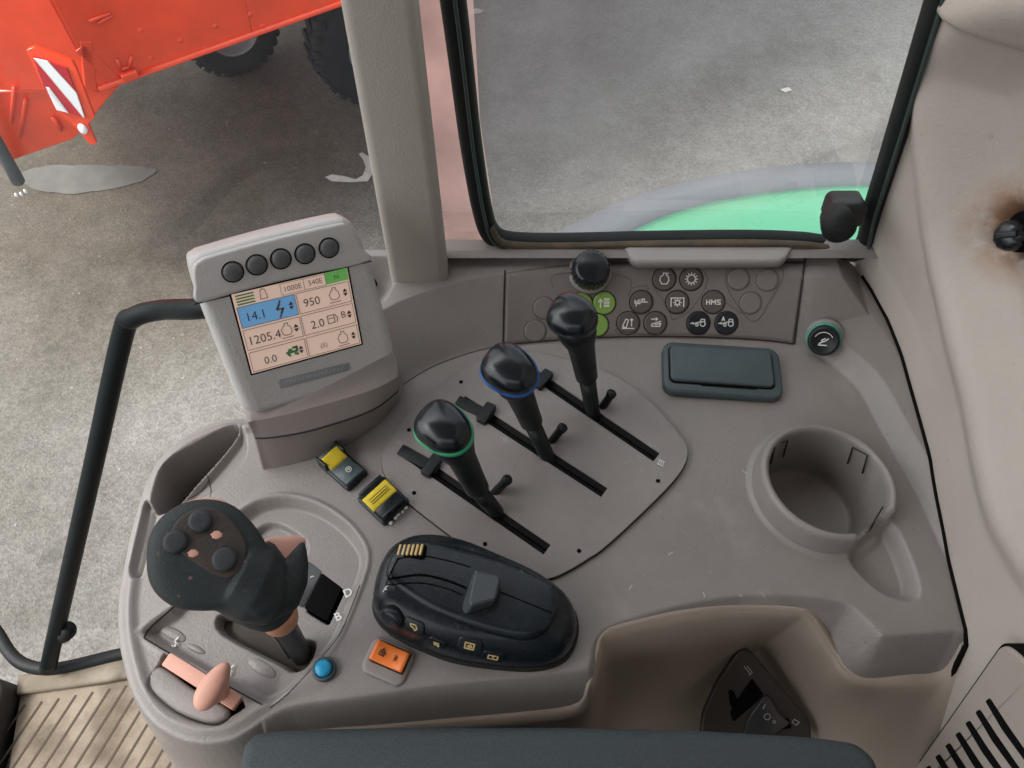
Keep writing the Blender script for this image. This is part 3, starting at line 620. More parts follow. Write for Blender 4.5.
def stxt(s, x, y, size, m='scrl', bold=.0): text(s, size, FD @ Matrix.Translation((sx(x), sy(y), .0007)), m, sc, 'screen_text', .00005, bold, .95)
for s_, x, y, z_ in (('14.1', .15, .31, .0082), ('950', .635, .31, .0078), ('1205.4', .175, .60, .0082), ('2.0', .645, .60, .0080), ('0.0', .18, .885, .0072), ('1000E', .50, .085, .0050), ('540E', .70, .08, .0050), ('N', .89, .08, .0045), ('B', .885, .565, .0066), ('(5)', .66, .885, .0045)):
    stxt(s_, x, y, z_, 'scrt', -.00005)
# brand strip
PA = [loc(*p) for p in ((278, 380), (349, 362), (350, 370), (280, 389))]
mb = MB(); slab(mb, rquad(PA, .0018), -.001, .0004, .0002, FD); bs = mb.build('nameplate', mat('nameplate grey', (.22, .235, .24), .45), ter)
x, y = np.mean(PA, 0); ang = math.atan2(PA[1][1]-PA[0][1], PA[1][0]-PA[0][0])
mb = MB()
for i in range(15):
    xx = (i-7)*.0027
    strokes(mb, [[(xx-.0008, -.001), (xx-.0008+.0006*(i % 3), .001), (xx+.0009, .001*(1-(i % 2)))]], .00035, FD @ Matrix.Translation((x, y, .0004)) @ Matrix.Rotation(ang, 4, 'Z'), .0001)
mb.build('lettering', mat('nameplate print', (.40, .42, .43), .4), bs, False)
# stand under the terminal
dsb = thing('display_stand', 'brown moulded stand rising from the console under the grey terminal', 'stand', tuple(at(330, 440, 0)))
def loftpx(rows, nm, m, par, sub=8, closed=True):
    R = [[tuple(at(u, v, z)) for u, v in cr(px, sub, closed)] for px, z in rows]
    mb = MB(); mb.rings(R); return mb.build(nm, m, par)
bt = [(246, 418), (256, 420), (290, 413), (330, 402), (370, 390), (392, 380), (398, 372), (390, 345), (360, 330), (300, 340), (250, 370)]
md = [(253, 432), (262, 438), (300, 433), (340, 422), (372, 410), (392, 396), (399, 386), (392, 360), (360, 345), (300, 355), (256, 390)]
lo = [(262, 468), (272, 472), (310, 463), (350, 446), (380, 425), (394, 408), (401, 398), (400, 370), (360, 355), (300, 365), (262, 410)]
mb = MB(); up = lambda px, dz: (px, dz)
def mixr(a, za, b, zb, t): return ([(u0*(1-t)+u1*t, v0*(1-t)+v1*t) for (u0, v0), (u1, v1) in zip(a, b)], za*(1-t)+zb*t)
loftpx([(bt, .052), mixr(bt, .052, md, .036, .06), mixr(bt, .052, md, .036, .94), (md, .036)], 'neck', 'base', dsb)
loftpx([(md, .0345), mixr(md, .0345, lo, -.003, .05), mixr(md, .0345, lo, -.003, .95), (lo, -.003)], 'foot', 'base', dsb)
loftpx([([(u+.3, v+1) for u, v in md], .0362), ([(u+.3, v+1) for u, v in md], .0340)], 'seam', 'seam', dsb)
# ------------------------------------------------------------------ joystick
Jc = at(212, 556, .115); JN = (Vector(O0)-Vector(Jc)).normalized()*.75+Vector((0, 0, 1))*.45; JN.normalize()
FJ = frame(Jc, JN)
def jl(u, v, off=0.0):
    P = Vector(Jc)+JN*off; q = Vector(onpl(u, v, P, JN)); p = FJ.inverted() @ q; return (p.x, p.y)
head = [(147, 560), (149, 540), (158, 522), (173, 509), (192, 501), (214, 500), (234, 506), (250, 520), (262, 536), (272, 556), (280, 575), (282, 594), (274, 610), (258, 618), (243, 611), (224, 610), (200, 611), (176, 608), (158, 596), (149, 580)]
joy = thing('joystick', 'dark worn joystick with a broad thumb pad head, horn shaped grip and copper collar', 'joystick', tuple(at(296, 650, -.01)))
mb = MB(); pillow(mb, cr([jl(*p) for p in head], 3), .010, .028, 3.0, 2.1, FJ, 10, jl(200, 556))
# horn and neck as skinned rings
def jp(u, v, off): return Vector(onpl(u, v, Vector(Jc)+JN*off, JN))
tube(mb, [jp(236, 575, -.006), jp(255, 583, -.008), jp(272, 590, -.012), jp(283, 588, -.014), jp(291, 576, -.012), jp(298, 560, -.010), jp(303, 542, -.007)], [.020, .021, .0185, .0135, .0100, .0060, .0015], 20)
tube(mb, [jp(240, 570, -.015), jp(258, 590, -.022), jp(268, 604, -.030), jp(276, 613, -.036)], [.022, .021, .0165, .0125], 20)
g = mb.build('grip', 'grip', joy); modapply(g, ('REMESH', dict(mode='VOXEL', voxel_size=.0012)), ('SMOOTH', dict(iterations=5, factor=.5)))
mg = M['grip']; mg.node_tree.nodes
for nd in mg.node_tree.nodes:
    if nd.type == 'VECT_MATH': nd.inputs[1].default_value = tuple(jp(212, 560, .01))
    if nd.type == 'MAP_RANGE' and abs(nd.inputs['From Min'].default_value-.001) < 1e-6: nd.inputs['From Min'].default_value = .032; nd.inputs['From Max'].default_value = .012
# sunken brown thumb pad
mb = MB(); pad = cr([jl(*p) for p in [(184, 520), (203, 511), (222, 514), (238, 528), (248, 548), (246, 566), (234, 580), (218, 578), (198, 566), (180, 552), (174, 536)]], 4)
slab(mb, pad, .004, .0103, .0012, FJ)
mp_ = mat('worn thumb pad', (.021, .026, .026), .6, .4, .6, 600, .4, 130, col2=(.06, .036, .022)); mb.build('thumb_pad', mp_, joy)
for u, v, r in ((203, 525, .0059), (179, 545, .0059), (227, 562, .0062)):
    x, y = jl(u, v); F = FJ @ Matrix.Translation((x, y, .0095)); mb = MB(); lathe(mb, [(r, -.003), (r, .0020), (r-.0008, .0030), (r-.002, .0034), (.0005, .0032)], F, 32); mb.build('thumb_button', 'grip2' if 'grip2' in M else 'btndkg', joy) if False else mb.build('thumb_button', mat('thumb rubber', (.03, .036, .04), .6, .4, .6, 800), joy)
for u, v, r in ((196, 556, .0026), (219, 538, .0028), (232, 583, .0036)):
    x, y = jl(u, v); F = FJ @ Matrix.Translation((x, y, .0098 if v < 580 else .0085)); mb = MB(); pillow(mb, [(x*(1+.2*math.sin(2.1*k)), y*.8) for k, (x, y) in enumerate(circ(r, 20))], .0010, .001, 3, F=F); mb.build('worn_spot', 'pink', joy)
# pale back shell showing at the upper edge and beside the horn
mb = MB(); sh = cr([jl(u, v, -.02) for u, v in [(155, 550), (161, 530), (177, 512), (197, 503), (214, 502), (231, 507), (250, 540), (240, 590), (180, 590)]], 3)
pillow(mb, sh, .006, .006, 3, F=FJ @ Matrix.Translation((0, 0, -.011))); mb.build('back_shell', 'pink', joy)
mb = MB(); sh = cr([jl(u, v, -.03) for u, v in [(264, 540), (280, 537), (298, 536), (306, 541), (300, 556), (286, 574), (270, 576), (260, 558)]], 3)
pillow(mb, sh, .003, .006, 3, F=FJ @ Matrix.Translation((0, 0, -.03))); mb.build('side_paddle', 'pink', joy)
a_, b_ = jp(276, 612, -.036), Vector(at(300, 652, -.012))
mb = MB(); tube(mb, [a_-(b_-a_)*.03, a_, a_+(b_-a_)*.07, a_+(b_-a_)*.16, a_+(b_-a_)*.19], [.0085, .0108, .0110, .0102, .0085], 28); mb.build('collar', 'copper', joy)
mb = MB(); tube(mb, [a_, a_.lerp(b_, .3), b_, b_+(b_-a_)*.2], [.0080, .0070, .0066, .0066], 20)
mb.build('shaft', 'black', joy)
mb = MB(); dd = Vector((-.006, -.004, .003)); tube(mb, [a_.lerp(b_, .25)+dd, b_+dd], .0012, 8); mb.build('cable', 'btngrey', joy)
# gate openings in the recess
gate = MB()
def pad_at(mb, pxs, lift, th, bev, r=.002):
    c = np.mean([hit(u, v) for u, v in pxs], 0); n = Vector((0, 0, 1)); F = Matrix.Translation((0, 0, c[2])); slab(mb, rquad(xy(pxs, c[2]), r), lift-th, lift, bev, F); return mb
mb = MB(); zt = hit(290, 648)[2]; slab(mb, cr(xy([(275, 654), (283, 640), (296, 628), (308, 632), (314, 642), (306, 660), (298, 668), (288, 668)], zt), 3), zt-.01, zt+.0006, .0002); mb.build('shaft_opening', 'hole', con)
mb = MB(); slab(mb, rquad(xy([(322, 573), (342, 588), (327, 621), (304, 608)], -.009), .0015), -.02, -.0086, .0002); mb.build('gate_opening', 'hole', con)
mb = MB(); slab(mb, rquad(xy([(300, 562), (310, 562), (322, 572), (303, 608), (284, 598), (286, 585)], -.0085), .0015), -.02, -.0083, .0003); gi = mb.build('gate_insert', 'gloss', con)
mb = MB(); strokes(mb, [arc(0, 0, 1.2, n=12), arc(0, 0, .4, n=6)], .0007, Matrix.Translation(Vector(at(298, 597, -.0082))), .0002, .001); strokes(mb, [[(-1, -.4), (0, .6), (1, .4)]], .0006, Matrix.Translation(Vector(at(312, 577, -.0082))), .0002, .001); mb.build('symbol', 'white', gi, False)
for s_, u, v in (('D', 348, 593), ('B', 338, 617)):
    p = at(u, v, -.0058); text(s_, .0078, frame(Vector(p), (0, 0, 1), rot=math.radians(28)), 'white', con, 'gate_letter', .0002, .00008)
# moulded dimples beside the trough
for u, v, w, h, r in ((173, 634, .020, .007, -24), (196, 649, .014, .004, -24), (262, 668, .022, .008, -28)):
    mb = MB(); p = hit(u, v); pillow(mb, [(w/2*math.cos(t), h/2*math.sin(t)) for t in np.linspace(0, 2*math.pi, 24, False)], .0016, .001, 2, F=frame(p, nrm(p), rot=math.radians(r))); mb.build('moulded_rib', 'taupe', con)
for u, v in ((177, 643), (232, 671)):
    p = hit(u, v); mb = MB(); strokes(mb, [[(-1, -3), (.8, -1), (-.8, .6), (1, 3)], [(-1.8, -2), (-1, -3), (.4, -2.6)]], .0007, frame(Vector(p)+Vector((0, 0, .0024)), (0, 0, 1)), .0002, .001); mb.build('slider_mark', 'white', con, False)
# lid panel beside the pink slider and the slider itself
sl = thing('pink_slider', 'faded pink slider lever with a long oval grip on a pink track', 'slider lever', tuple(hit(200, 680)))
zt = hit(196, 700)[2]
mb = MB(); slab(mb, cr(xy([(147, 686), (160, 667), (195, 690), (231, 711), (217, 725), (186, 717), (162, 702)], zt), 4), zt-.004, zt+.006, .003); mb.build('lid', 'taupe', sl)
mb = MB(); slab(mb, inset(SBX, .0004), zt-.002, zt+.0008, .0002); mb.build('slot', 'hole', sl)
mb = MB(); F = Matrix.Identity(4); zq = zt+.0065; slab(mb, rquad(xy([(161, 665), (170, 652), (242, 696), (232, 710)], zq), .0012), zq-.006, zq, .0007); mb.build('track', 'pink', sl)
c = Vector(at(213, 686, zq+.018)); A = Vector(at(228, 663, zq+.020)); Bq = Vector(at(198, 712, zq+.016)); F = frame(c, (.05, -.1, 1), (A-Bq))
mb = MB(); L = (A-Bq).length/2
pillow(mb, [((L*.98)*math.cos(t), .0074*math.sin(t)*(1-.18*math.cos(t))) for t in np.linspace(0, 2*math.pi, 36, False)], .006, .007, 2.3, F=F); mb.build('handle', 'pink', sl)
mb = MB(); p = Vector(at(216, 690, zq)); tube(mb, [p-Vector((0, 0, .004)), p.lerp(c, .9)], [.008, .0055], 16); mb.build('stem', 'pink', sl)
# ------------------------------------------------------------------ black control pod
pod = thing('control_pod', 'rounded black control pod with a flip paddle, gold thumbwheel and lit amber symbols', 'control unit', tuple(at(475, 610, 0)))
po = [(374, 610), (375, 590), (381, 571), (392, 556), (410, 546), (434, 544), (465, 550), (500, 564), (540, 582), (562, 597), (574, 610), (577, 630), (570, 650), (556, 661), (530, 666), (487, 663), (449, 656), (411, 641), (386, 626)]
PO2 = cr(xy(po, .010), 4)
mb = MB(); cP = np.array(at(468, 606, .0)[:2])
R = []
for s, z, sh in ((1.0, -.004, 0), (1.0, .004, 0), (.995, .012, 0), (.975, .020, .06), (.93, .0275, .15), (.86, .032, .22), (.78, .0345, .28), (.6, .036, .32), (.3, .0365, .33), (.02, .0367, .33)):
    R.append([(cP[0]+(x-cP[0])*s-sh*.004, cP[1]+(y-cP[1])*s+sh*.016, z) for x, y in PO2])
mb.rings(R); pb = mb.build('body', 'pod', pod)
mb = MB(); slab(mb, inset(PO2, -.0016), -.002, .0045, .0006); mb.build('base_rim', 'rubber', pod)
# raised upper shell with a ridge round its right end
zt = .035
upx = [(388, 566), (398, 549), (416, 541), (440, 543), (470, 552), (505, 563), (540, 579), (556, 592), (558, 610), (548, 630), (530, 640), (505, 638), (470, 628), (430, 612), (402, 594), (388, 580)]
mb = MB(); pu = cr(xy(upx, .033), 4); slab(mb, pu, .020, .0405, .0055, None, 5); mb.build('upper_shell', 'pod', pod)
lines = MB()
def podline(pxs, z, w=.0007, mb_=lines):
    F = Matrix.Translation((0, 0, z)); strokes(mb_, [[tuple(at(u, v, z)[:2]) for u, v in cr(pxs, 6, False)]], w, F, .0003)
podline([(397, 559), (420, 556), (445, 560), (470, 567)], .0405); podline([(390, 579), (420, 575), (445, 580), (466, 588)], .0405, .0014); podline([(388, 585), (420, 583), (445, 588), (462, 595)], .0405)
podline([(399, 558), (392, 570), (386, 585)], .0405); podline([(500, 592), (530, 604), (552, 613)], .0405)
lines.build('shell_seam', 'hole', pod, False)
# paddle
Fp = Matrix.Translation((0, 0, .0395)); mb = MB()
pp = rquad([tuple(at(u, v, .052)[:2]) for u, v in ((475, 568), (498, 574), (501, 578), (496, 599), (471, 606), (468, 601))], .0015)
bs_ = rquad([tuple(at(u, v, .041)[:2]) for u, v in ((472, 573), (497, 580), (499, 585), (492, 605), (464, 615), (460, 609))], .0015)
R = [[(x, y, .038) for x, y in bs_], [(x, y, .049) for x, y in pp], [(x, y, .0505) for x, y in inset(pp, .0004)], [(x, y, .0513) for x, y in inset(pp, .0014)]]
mb.rings(R); mb.build('paddle', mat('paddle grey', (.04, .05, .056), .45, .5, .4, 1200), pod, False)
# thumbwheel with gold ribs
F = frame(at(411, 551, .040), (-.25, .25, 1), rot=math.radians(-8)); mb = MB(); slab(mb, rrect(.019, .009, .002), -.004, .001, .001, F); tw = mb.build('thumbwheel', 'hole', pod)
mb = MB()
for i in range(6): slab(mb, rrect(.0017, .0078, .0006, 3, (i-2.5)*.0029), .0005, .0021, .0006, F)
mb.build('wheel_rib', 'gold', tw)
# small stick ball and front symbols
def pod_hit(u, v):
    best = None
    r = ray(u, v); dg_o = pb.data
    return None
from mathutils.bvhtree import BVHTree
def bvh_of(*objs):
    vs = []; fs = []
    for o in objs:
        b = len(vs); vs += [tuple(v.co) for v in o.data.vertices]; fs += [[i+b for i in p.vertices] for p in o.data.polygons]
    return BVHTree.FromPolygons(vs, fs)
T = bvh_of(pb, pod.children[2])
def bh(u, v, T=T):
    loc_, n, i, d = T.ray_cast(Vector(O0), Vector(ray(u, v)).normalized())
    if loc_ is None: return Vector(at(u, v, 0)), Vector((0, 0, 1))
    if n.dot(Vector(O0)-loc_) < 0: n = -n
    return loc_, n
def sym(u, v, L, w=.0008, m='gold', rot=0, T=T, par=pod, nm='symbol', sc_=.001):
    p, n = bh(u, v, T); F = frame(p+n*.0003, n, rot=rot); mb = MB(); strokes(mb, L, w, F, .0003, sc_); return mb.build(nm, m, par, False)
def podkey(u, v, w, h, rot):
    p, n = bh(u, v); F = frame(p, n, rot=math.radians(rot)); mb = MB(); slab(mb, rrect(w, h, .003), -.003, .0009, .0008, F); k = mb.build('key', 'pod', pod); return k, F @ Matrix.Translation((0, 0, .0010))
for u, v, L, w_, h_ in ((414, 626, [[(-2.5, 2), (1.5, 2.4), (3, -.5), (1.5, -2.4)], [(-1, 0), (.8, -1.2)], [(-2.5, 2), (-2, 0)]], .014, .010), (437, 643, [[(-2, 1.6), (1.6, 2)], [(-2, 1.6), (-1, -1.4)], [(-.8, .6), (1.8, -1.8)], [(1.2, 1.4), (2, -.6)]], .012, .009), (470, 645, [[(-3.4, 2.4), (3, 2.4), (3, -2.4), (-3.4, -2.4), (-3.4, 2.4)], [(-1.5, -.5), (.5, 1), (1.5, -.5), (-.5, -1.2)]], .015, .010), (493, 656, [[(-3.4, 2), (3.4, 2), (3.4, -2)], [(-3.4, 2), (-3.4, -2), (3.4, -2)], [(-.2, .8), (.4, -.6)]], .014, .009)):
    k, F = podkey(u, v, w_, h_, -12); mb = MB(); strokes(mb, L, .0008, F, .0002, .00085); mb.build('symbol', 'gold', k, False)
mb = MB(); p, n = bh(393, 618); lathe(mb, [(.0085, -.003), (.0085, .0015), (.0075, .003), (.005, .0036), (.0005, .0034)], frame(p, n), 28); mb.build('round_key', 'pod', pod)
sym(386, 589, [[(-1.5, -1.5), (0, 1), (1.4, 1.6)], [(-.6, -.2), (1, -.4)]], .0006, 'white')
# ------------------------------------------------------------------ rocker switches with yellow guards
def rocker(c, rot, W, D, lab, ypos, ysz, guard, zc=.0):
    p = hit(*c); n = Vector((0, 0, 1)); F = frame(Vector(p)-Vector((0, 0, .0005)), n, rot=math.radians(rot)); t = thing('guarded_switch', lab, 'switch', tuple(p), 'black rocker switches with yellow inserts')
    mb = MB(); slab(mb, rrect(W, D, .0022), -.004, .005, .0012, F); mb.build('bezel', 'slate' if 0 else 'pod', t)
    # saddle shaped rocker, high at both ends
    mb = MB(); R = []
    for i in range(13):
        s = -1+2*i/12; x = s*(D*.45); z = .0065+.0052*s*s+(.002*s if guard else 0); R.append([(-W*.41, x, .003), (W*.41, x, .003), (W*.41, x, z-.0008), (W*.38, x, z), (-W*.38, x, z), (-W*.41, x, z-.0008)])
    mb.rings(R, F); rk = mb.build('rocker', 'slate' if guard else 'pod', t)
    mb = MB(); y0 = ypos*D; R = []
    w_, d_ = ysz
    for i in range(9):
        s = -1+2*i/8; yy = y0+s*d_/2; q = yy/(D*.45); z = .0065+.0052*q*q+(.002*q if guard else 0)+.0016*(1-s**4)+.0002
        R.append([(-w_/2, yy, z-.003), (w_/2, yy, z-.003), (w_/2, yy, z-.0004), (w_*.44, yy, z), (-w_*.44, yy, z), (-w_/2, yy, z-.0004)])
    mb.rings(R, F); yi = mb.build('yellow_insert', 'yellow', t)
    mb = MB()
    if guard:
        for s in (-1, 1): slab(mb, rrect(.0022, D*.34, .001, 4, s*W*.44, D*.36), .002, .0125, .0009, F)
        strokes(mb, [], .001, F); mb.build('guard', 'pod', t)
        mb = MB(); strokes(mb, [arc(0, 0, 2, n=12), [(-.9, .3), (0, .8), (.8, 0), (0, -.8)]], .0005, F @ Matrix.Translation((W*.05, -D*.18, .0078)), .0003, .001); mb.build('symbol', 'white', t, False)
    else:
        for k in (-1, 0, 1): strokes(mb, [[(-w_*.36, y0+k*d_*.16), (w_*.36, y0+k*d_*.16)]], .0004, F, .0003, 1, .0088)
        mb.build('insert_line', 'seam', yi, False)
        for k, (a_, b_) in enumerate(((-.1, 0), (.02, .08), (.15, -.1), (.3, .1), (-.3, -.12))):
            mb = MB(); pillow(mb, circ(.0017-.0002*(k % 3), 10), .001, .001, 2, F=F @ Matrix.Translation((a_*W, -D*.52+b_*.004, .0015))); mb.build('chipped_spot', 'white', t)
    return t
rocker((344, 470), 49, .0195, .0315, 'black switch with a small yellow insert and raised side guards, beside the display stand', .24, (.0145, .0098), True)
rocker((384, 502), 47, .0245, .0285, 'black switch with a wide lined yellow insert and chipped edge, next to the lever plate', .10, (.0215, .0115), False)
# mounding round the second switch, then push button and orange rocker
p = hit(325, 670); F = frame(p, (0, 0, 1)); t = thing('push_button', 'small blue push button in a black ring', 'push button', tuple(p))
mb = MB(); lathe(mb, [(.0075, -.002), (.0075, .003), (.0068, .0042), (.0056, .0045), (.0054, .003)], F, 32); mb.build('collar', 'slate', t)
mb = MB(); lathe(mb, [(.0052, .002), (.0052, .006), (.0046, .0072), (.0030, .0078), (.0004, .008)], F, 32); mb.build('cap', 'blue', t)
p = hit(391, 658); t = thing('orange_rocker', 'bright orange rocker switch set in a taupe surround', 'switch', tuple(p))
F = frame(p, (0, 0, 1), rot=math.radians(-22)) @ Matrix.Scale(.86, 4)
mb = MB(); pillow(mb, rrect(.034, .027, .006, 6, -.0005, -.003), .0035, .004, 5, F=F); mb.build('surround', 'taupe', t)
mb = MB(); slab(mb, rrect(.0275, .0165, .0016), .000, .0038, .0003, F); mb.build('socket', 'seam', t)
mb = MB(); R = []
for i in range(11):
    s = -1+2*i/10; x = s*.0128; z = .0062+.0022*s*s-.0006*s; R.append([(x, -.0072, .003), (x, .0072, .003), (x, .0072, z-.0008), (x, .0062, z), (x, -.0062, z), (x, -.0072, z-.0008)])
mb.rings(R, F); rk = mb.build('rocker', 'orange', t)
mb = MB(); strokes(mb, [[(-8, -2), (-7.6, 1), (-6, 2.6), (-4.4, 1), (-4, -2), (-8, -2)], [(-9, 0), (-3, 0)], [(-6, 3.4), (-6, -2)]], .0008, F, .0003, .001, .0072); strokes(mb, [[(4, 2), (4, -2)], [(5.4, 1.4), (4.6, 0), (5.4, -1.4)]], .0006, F, .0003, .001, .0068); mb.build('symbol', mat('symbol brown', (.10, .03, .01), .6), rk, False)
# ------------------------------------------------------------------ ashtray lid
p = at(721, 372, .002); F = frame(p, (0, -.02, 1), rot=math.radians(-4.5)); t = thing('ashtray', 'slate grey rectangular flip lid ashtray set into the console', 'ashtray', tuple(p))
mb = MB(); slab(mb, rrect(.090, .046, .009, 8), -.006, .0045, .0028, F, 4); mb.build('rim', 'slate', t)
mb = MB(); slab(mb, rrect(.080, .0345, .005, 8, -.001, .0015), .003, .0048, .0003, F); mb.build('lid_gap', 'hole', t)
mb = MB(); slab(mb, rrect(.078, .0325, .0045, 8, -.001, .002), .003, .0072, .0016, F, 4); mb.build('lid', 'slate', t)
mb = MB(); slab(mb, rrect(.042, .0022, .001, 4, .004, -.0155), .003, .0052, .0006, F); mb.build('finger_notch', 'hole', t)
# ------------------------------------------------------------------ knobs
p = hit(824, 338); n = (nrm(p, .01)+Vector((-.2, -.7, .1))).normalized(); F = frame(p, n) @ Matrix.Scale(.87, 4); t = thing('dial_knob', 'short black dial cap with a teal green ring beside the button fascia', 'knob', tuple(p))
mb = MB(); lathe(mb, [(.018, -.006), (.0175, .001), (.0155, .003), (.013, .0032)], F, 40); mb.build('boss', 'taupe', t)
mb = MB(); lathe(mb, [(.0148, 0), (.0150, .0055), (.0142, .0070), (.0125, .0070)], F, 40); mb.build('ring', 'tealring', t)
mb = MB(); R = []
for r, z in ((.0132, .004), (.0132, .014), (.0125, .0155), (.0105, .0160), (.0100, .0155), (.0005, .0155)): R.append([((r+(.0004*(j % 2) if z < .015 else 0))*math.cos(2*math.pi*j/60), (r+(.0004*(j % 2) if z < .015 else 0))*math.sin(2*math.pi*j/60), z) for j in range(60)])
mb.rings(R, F); k = mb.build('cap', 'black', t)
mb = MB(); strokes(mb, [[(-3.4, -2), (-1, -.6), (1.6, .6), (3.6, 2.6)], [(-1, -.6), (-1.6, 1), (1.2, 2.6)], [(-4, -3.4), (2.6, -3.4)]], .0009, F @ Matrix.Translation((0, 0, .0157)), .0002, .001); strokes(mb, [arc(0, 0, 8.2, 30, 150, 12)], .0006, F @ Matrix.Translation((0, 0, .0157)), .0002, .001); mb.build('symbol', 'white', k, False)
p = hit(590, 272); n = Vector((0, -.42, .9)).normalized(); F = frame(p, n); t = thing('ribbed_dial', 'ribbed black rotary dial on top of the fascia, touching the window frame', 'dial', tuple(p))
mb = MB(); R = []
for r, z in ((.0145, -.002), (.0145, .004), (.0138, .0115), (.0125, .014), (.0105, .0150), (.0005, .0155)): R.append([((r+(.0007*((j//2) % 2) if z < .013 else 0))*math.cos(2*math.pi*j/96), (r+(.0007*((j//2) % 2) if z < .013 else 0))*math.sin(2*math.pi*j/96), z) for j in range(96)])
mb.rings(R, F); mb.build('cap', 'knob', t)
mb = MB(); lathe(mb, [(.0175, -.003), (.0172, .0), (.0160, .0012), (.0145, .0012)], F, 40); mb.build('socket', 'taupe', t)
# ------------------------------------------------------------------ storage bin below the console
bn = thing('storage_bin', 'tan moulded storage recess under the front edge of the console', 'storage bin', tuple(at(740, 690, -.1)))
rim = RIMPX
Rm = RIM3
bot = [(300, 800), (360, 795), (440, 790), (520, 785), (575, 778), (585, 770), (592, 762), (600, 745), (608, 738), (628, 730), (655, 724), (685, 708), (710, 684), (738, 658), (754, 662), (780, 695), (805, 725), (840, 780), (880, 800), (945, 800)]
bz = [-.16]*13+[-.155, -.152, -.148, -.14, -.13, -.12, -.11]
Bm = [at(u, v, z) for (u, v), z in zip(bot, bz)]
rows = []
RmS = cr(Rm, 6, False); BmS = cr(Bm, 6, False)
K = 14
rows.append(RmS + np.array([0, .004, -.004]))
for j in range(K+1):
    t_ = j/K; w_ = t_; rows.append(RmS*(1-w_)+BmS*w_ - np.array([0, 0, .004])*math.sin(math.pi*t_))
rows.append(BmS*np.array([1, 1, 1]) + np.array([0, -.15, -.02]))
n_ = len(RmS); vs = [p for r in rows for p in r]; fs = [[j*n_+i, j*n_+i+1, (j+1)*n_+i+1, (j+1)*n_+i] for j in range(len(rows)-1) for i in range(n_-1)]
o = mesh('bin_wall', vs, fs, 'tan', bn)
modapply(o, ('SMOOTH', dict(iterations=2, factor=.4)), ('SOLIDIFY', dict(thickness=.003, offset=-1)))
mb = MB(); tube(mb, [Vector(p)+Vector((0, .001, -.0005)) for p in RmS], .0022, 8); mb.build('rim_bead', 'tan', bn)
# switch plate inside the bin
swp = thing('socket_plate', 'dark triangular switch plate lying in the tan storage recess', 'switch plate', tuple(at(755, 700, -.12)))
Tb = bvh_of(o)
pc, pn = bh(740, 690, Tb); pn = Vector((-.05, -.5, .86)).normalized(); P0 = Vector(at(755, 700, -.105))
FB = frame(P0, pn); FBi = FB.inverted()
def bl(u, v): q = FBi @ Vector(onpl(u, v, P0, pn)); return (q.x, q.y)
mb = MB(); slab(mb, rquad([bl(*p) for p in ((741, 648), (752, 652), (811, 722), (812, 745), (700, 745), (703, 715), (717, 683))], .006), -.006, .0, .0015, FB); mb.build('plate', mat('socket plate', (.045, .036, .032), .45, .5, .3, 900), swp)
for pts in ([(752, 678), (764, 695), (745, 712), (733, 722), (730, 712), (738, 698)], [(788, 717), (792, 728), (770, 731), (776, 724)], [(728, 690), (733, 690), (738, 700), (736, 712), (730, 705)]):
    mb = MB(); slab(mb, rquad([bl(*p) for p in pts], .002), -.002, .0004, .0002, FB); mb.build('opening', 'hole', swp)
mb = MB(); slab(mb, rquad([bl(*p) for p in ((762, 697), (768, 694), (778, 712), (790, 722), (770, 735), (742, 735), (748, 716))], .003), -.002, .003, .0012, FB); mb.build('rocker', 'gloss', swp)
mb = MB(); strokes(mb, [arc(*[c*1000 for c in bl(766, 715)], 2.2, n=12)]+[[(bl(762, 707)[0]*1000, bl(762, 707)[1]*1000), (bl(764, 703)[0]*1000, bl(764, 703)[1]*1000)]]+[arc(*[c*1000 for c in bl(773, 720)], 1, n=8)], .0006, FB, .0002, .001, .0031)
strokes(mb, [[tuple(c*1000 for c in bl(u, v)) for u, v in L] for L in ([(744, 666), (750, 674)], [(747, 666), (752, 672), (749, 675)], [(794, 719), (799, 722), (796, 725), (792, 722), (794, 719)])], .0006, FB, .0002, .001, .0005)
mb.build('symbol', mat('dim print', (.4, .4, .38), .6), swp, False)
# ------------------------------------------------------------------ seat edge
seat = thing('seat_armrest', 'dark slate textured armrest pad running along the bottom edge', 'armrest', tuple(at(560, 760, .0)))
sp = [(236, 764), (240, 742), (252, 731), (290, 727), (400, 725), (560, 725), (700, 728), (820, 735), (862, 741), (880, 756), (886, 775), (886, 900), (234, 900)]
SPx = rquad(xy(sp, .02), .012)
mb = MB(); slab(mb, cr(xy(sp, .02)[:], 4) if 0 else SPx, -.06, .016, .007, None, 6); mb.build('pad', 'seat', seat)
# ------------------------------------------------------------------ floor mat, sill
ZF = -.60
fm = thing('floor_mat', 'muddy ribbed rubber floor mat beside the console foot', 'floor mat', tuple(at(80, 720, ZF)))
A = at(20, 692, ZF); Bv = at(190, 665, ZF)
def fz(u, v): return at(u, v, ZF)
mb = MB(); e = [fz(5, 790)[:2], fz(20, 694)[:2], fz(100, 684)[:2], fz(230, 662)[:2], fz(400, 760)[:2], fz(300, 900)[:2], fz(0, 900)[:2]]
slab(mb, np.array(e), ZF-.02, ZF, .002, None, 2); mb.build('mat_sheet', 'mat', fm, False)
mb = MB()
a0 = fz(20, 757)[:2]; a1 = fz(60, 697)[:2]; dr = (a1-a0)/np.linalg.norm(a1-a0); q = np.array([dr[1], -dr[0]])
org = fz(60, 697)[:2]; stp = .0185
for i in range(-4, 22):
    st = org+q*stp*i; 
    s0 = st+dr*.0; 
    P = [st-dr*.35, st+dr*(.012 + .004*i*0)]
    # clip the rib top to the sill line
    far = fz(60+i*17.5, 700-i*2.9)[:2]; L = np.dot(far-st, dr); 
    strokes(mb, [[tuple(st-dr*.30), tuple(st+dr*min(L, .2))]], .003, Matrix.Translation((0, 0, ZF)), .0006); 
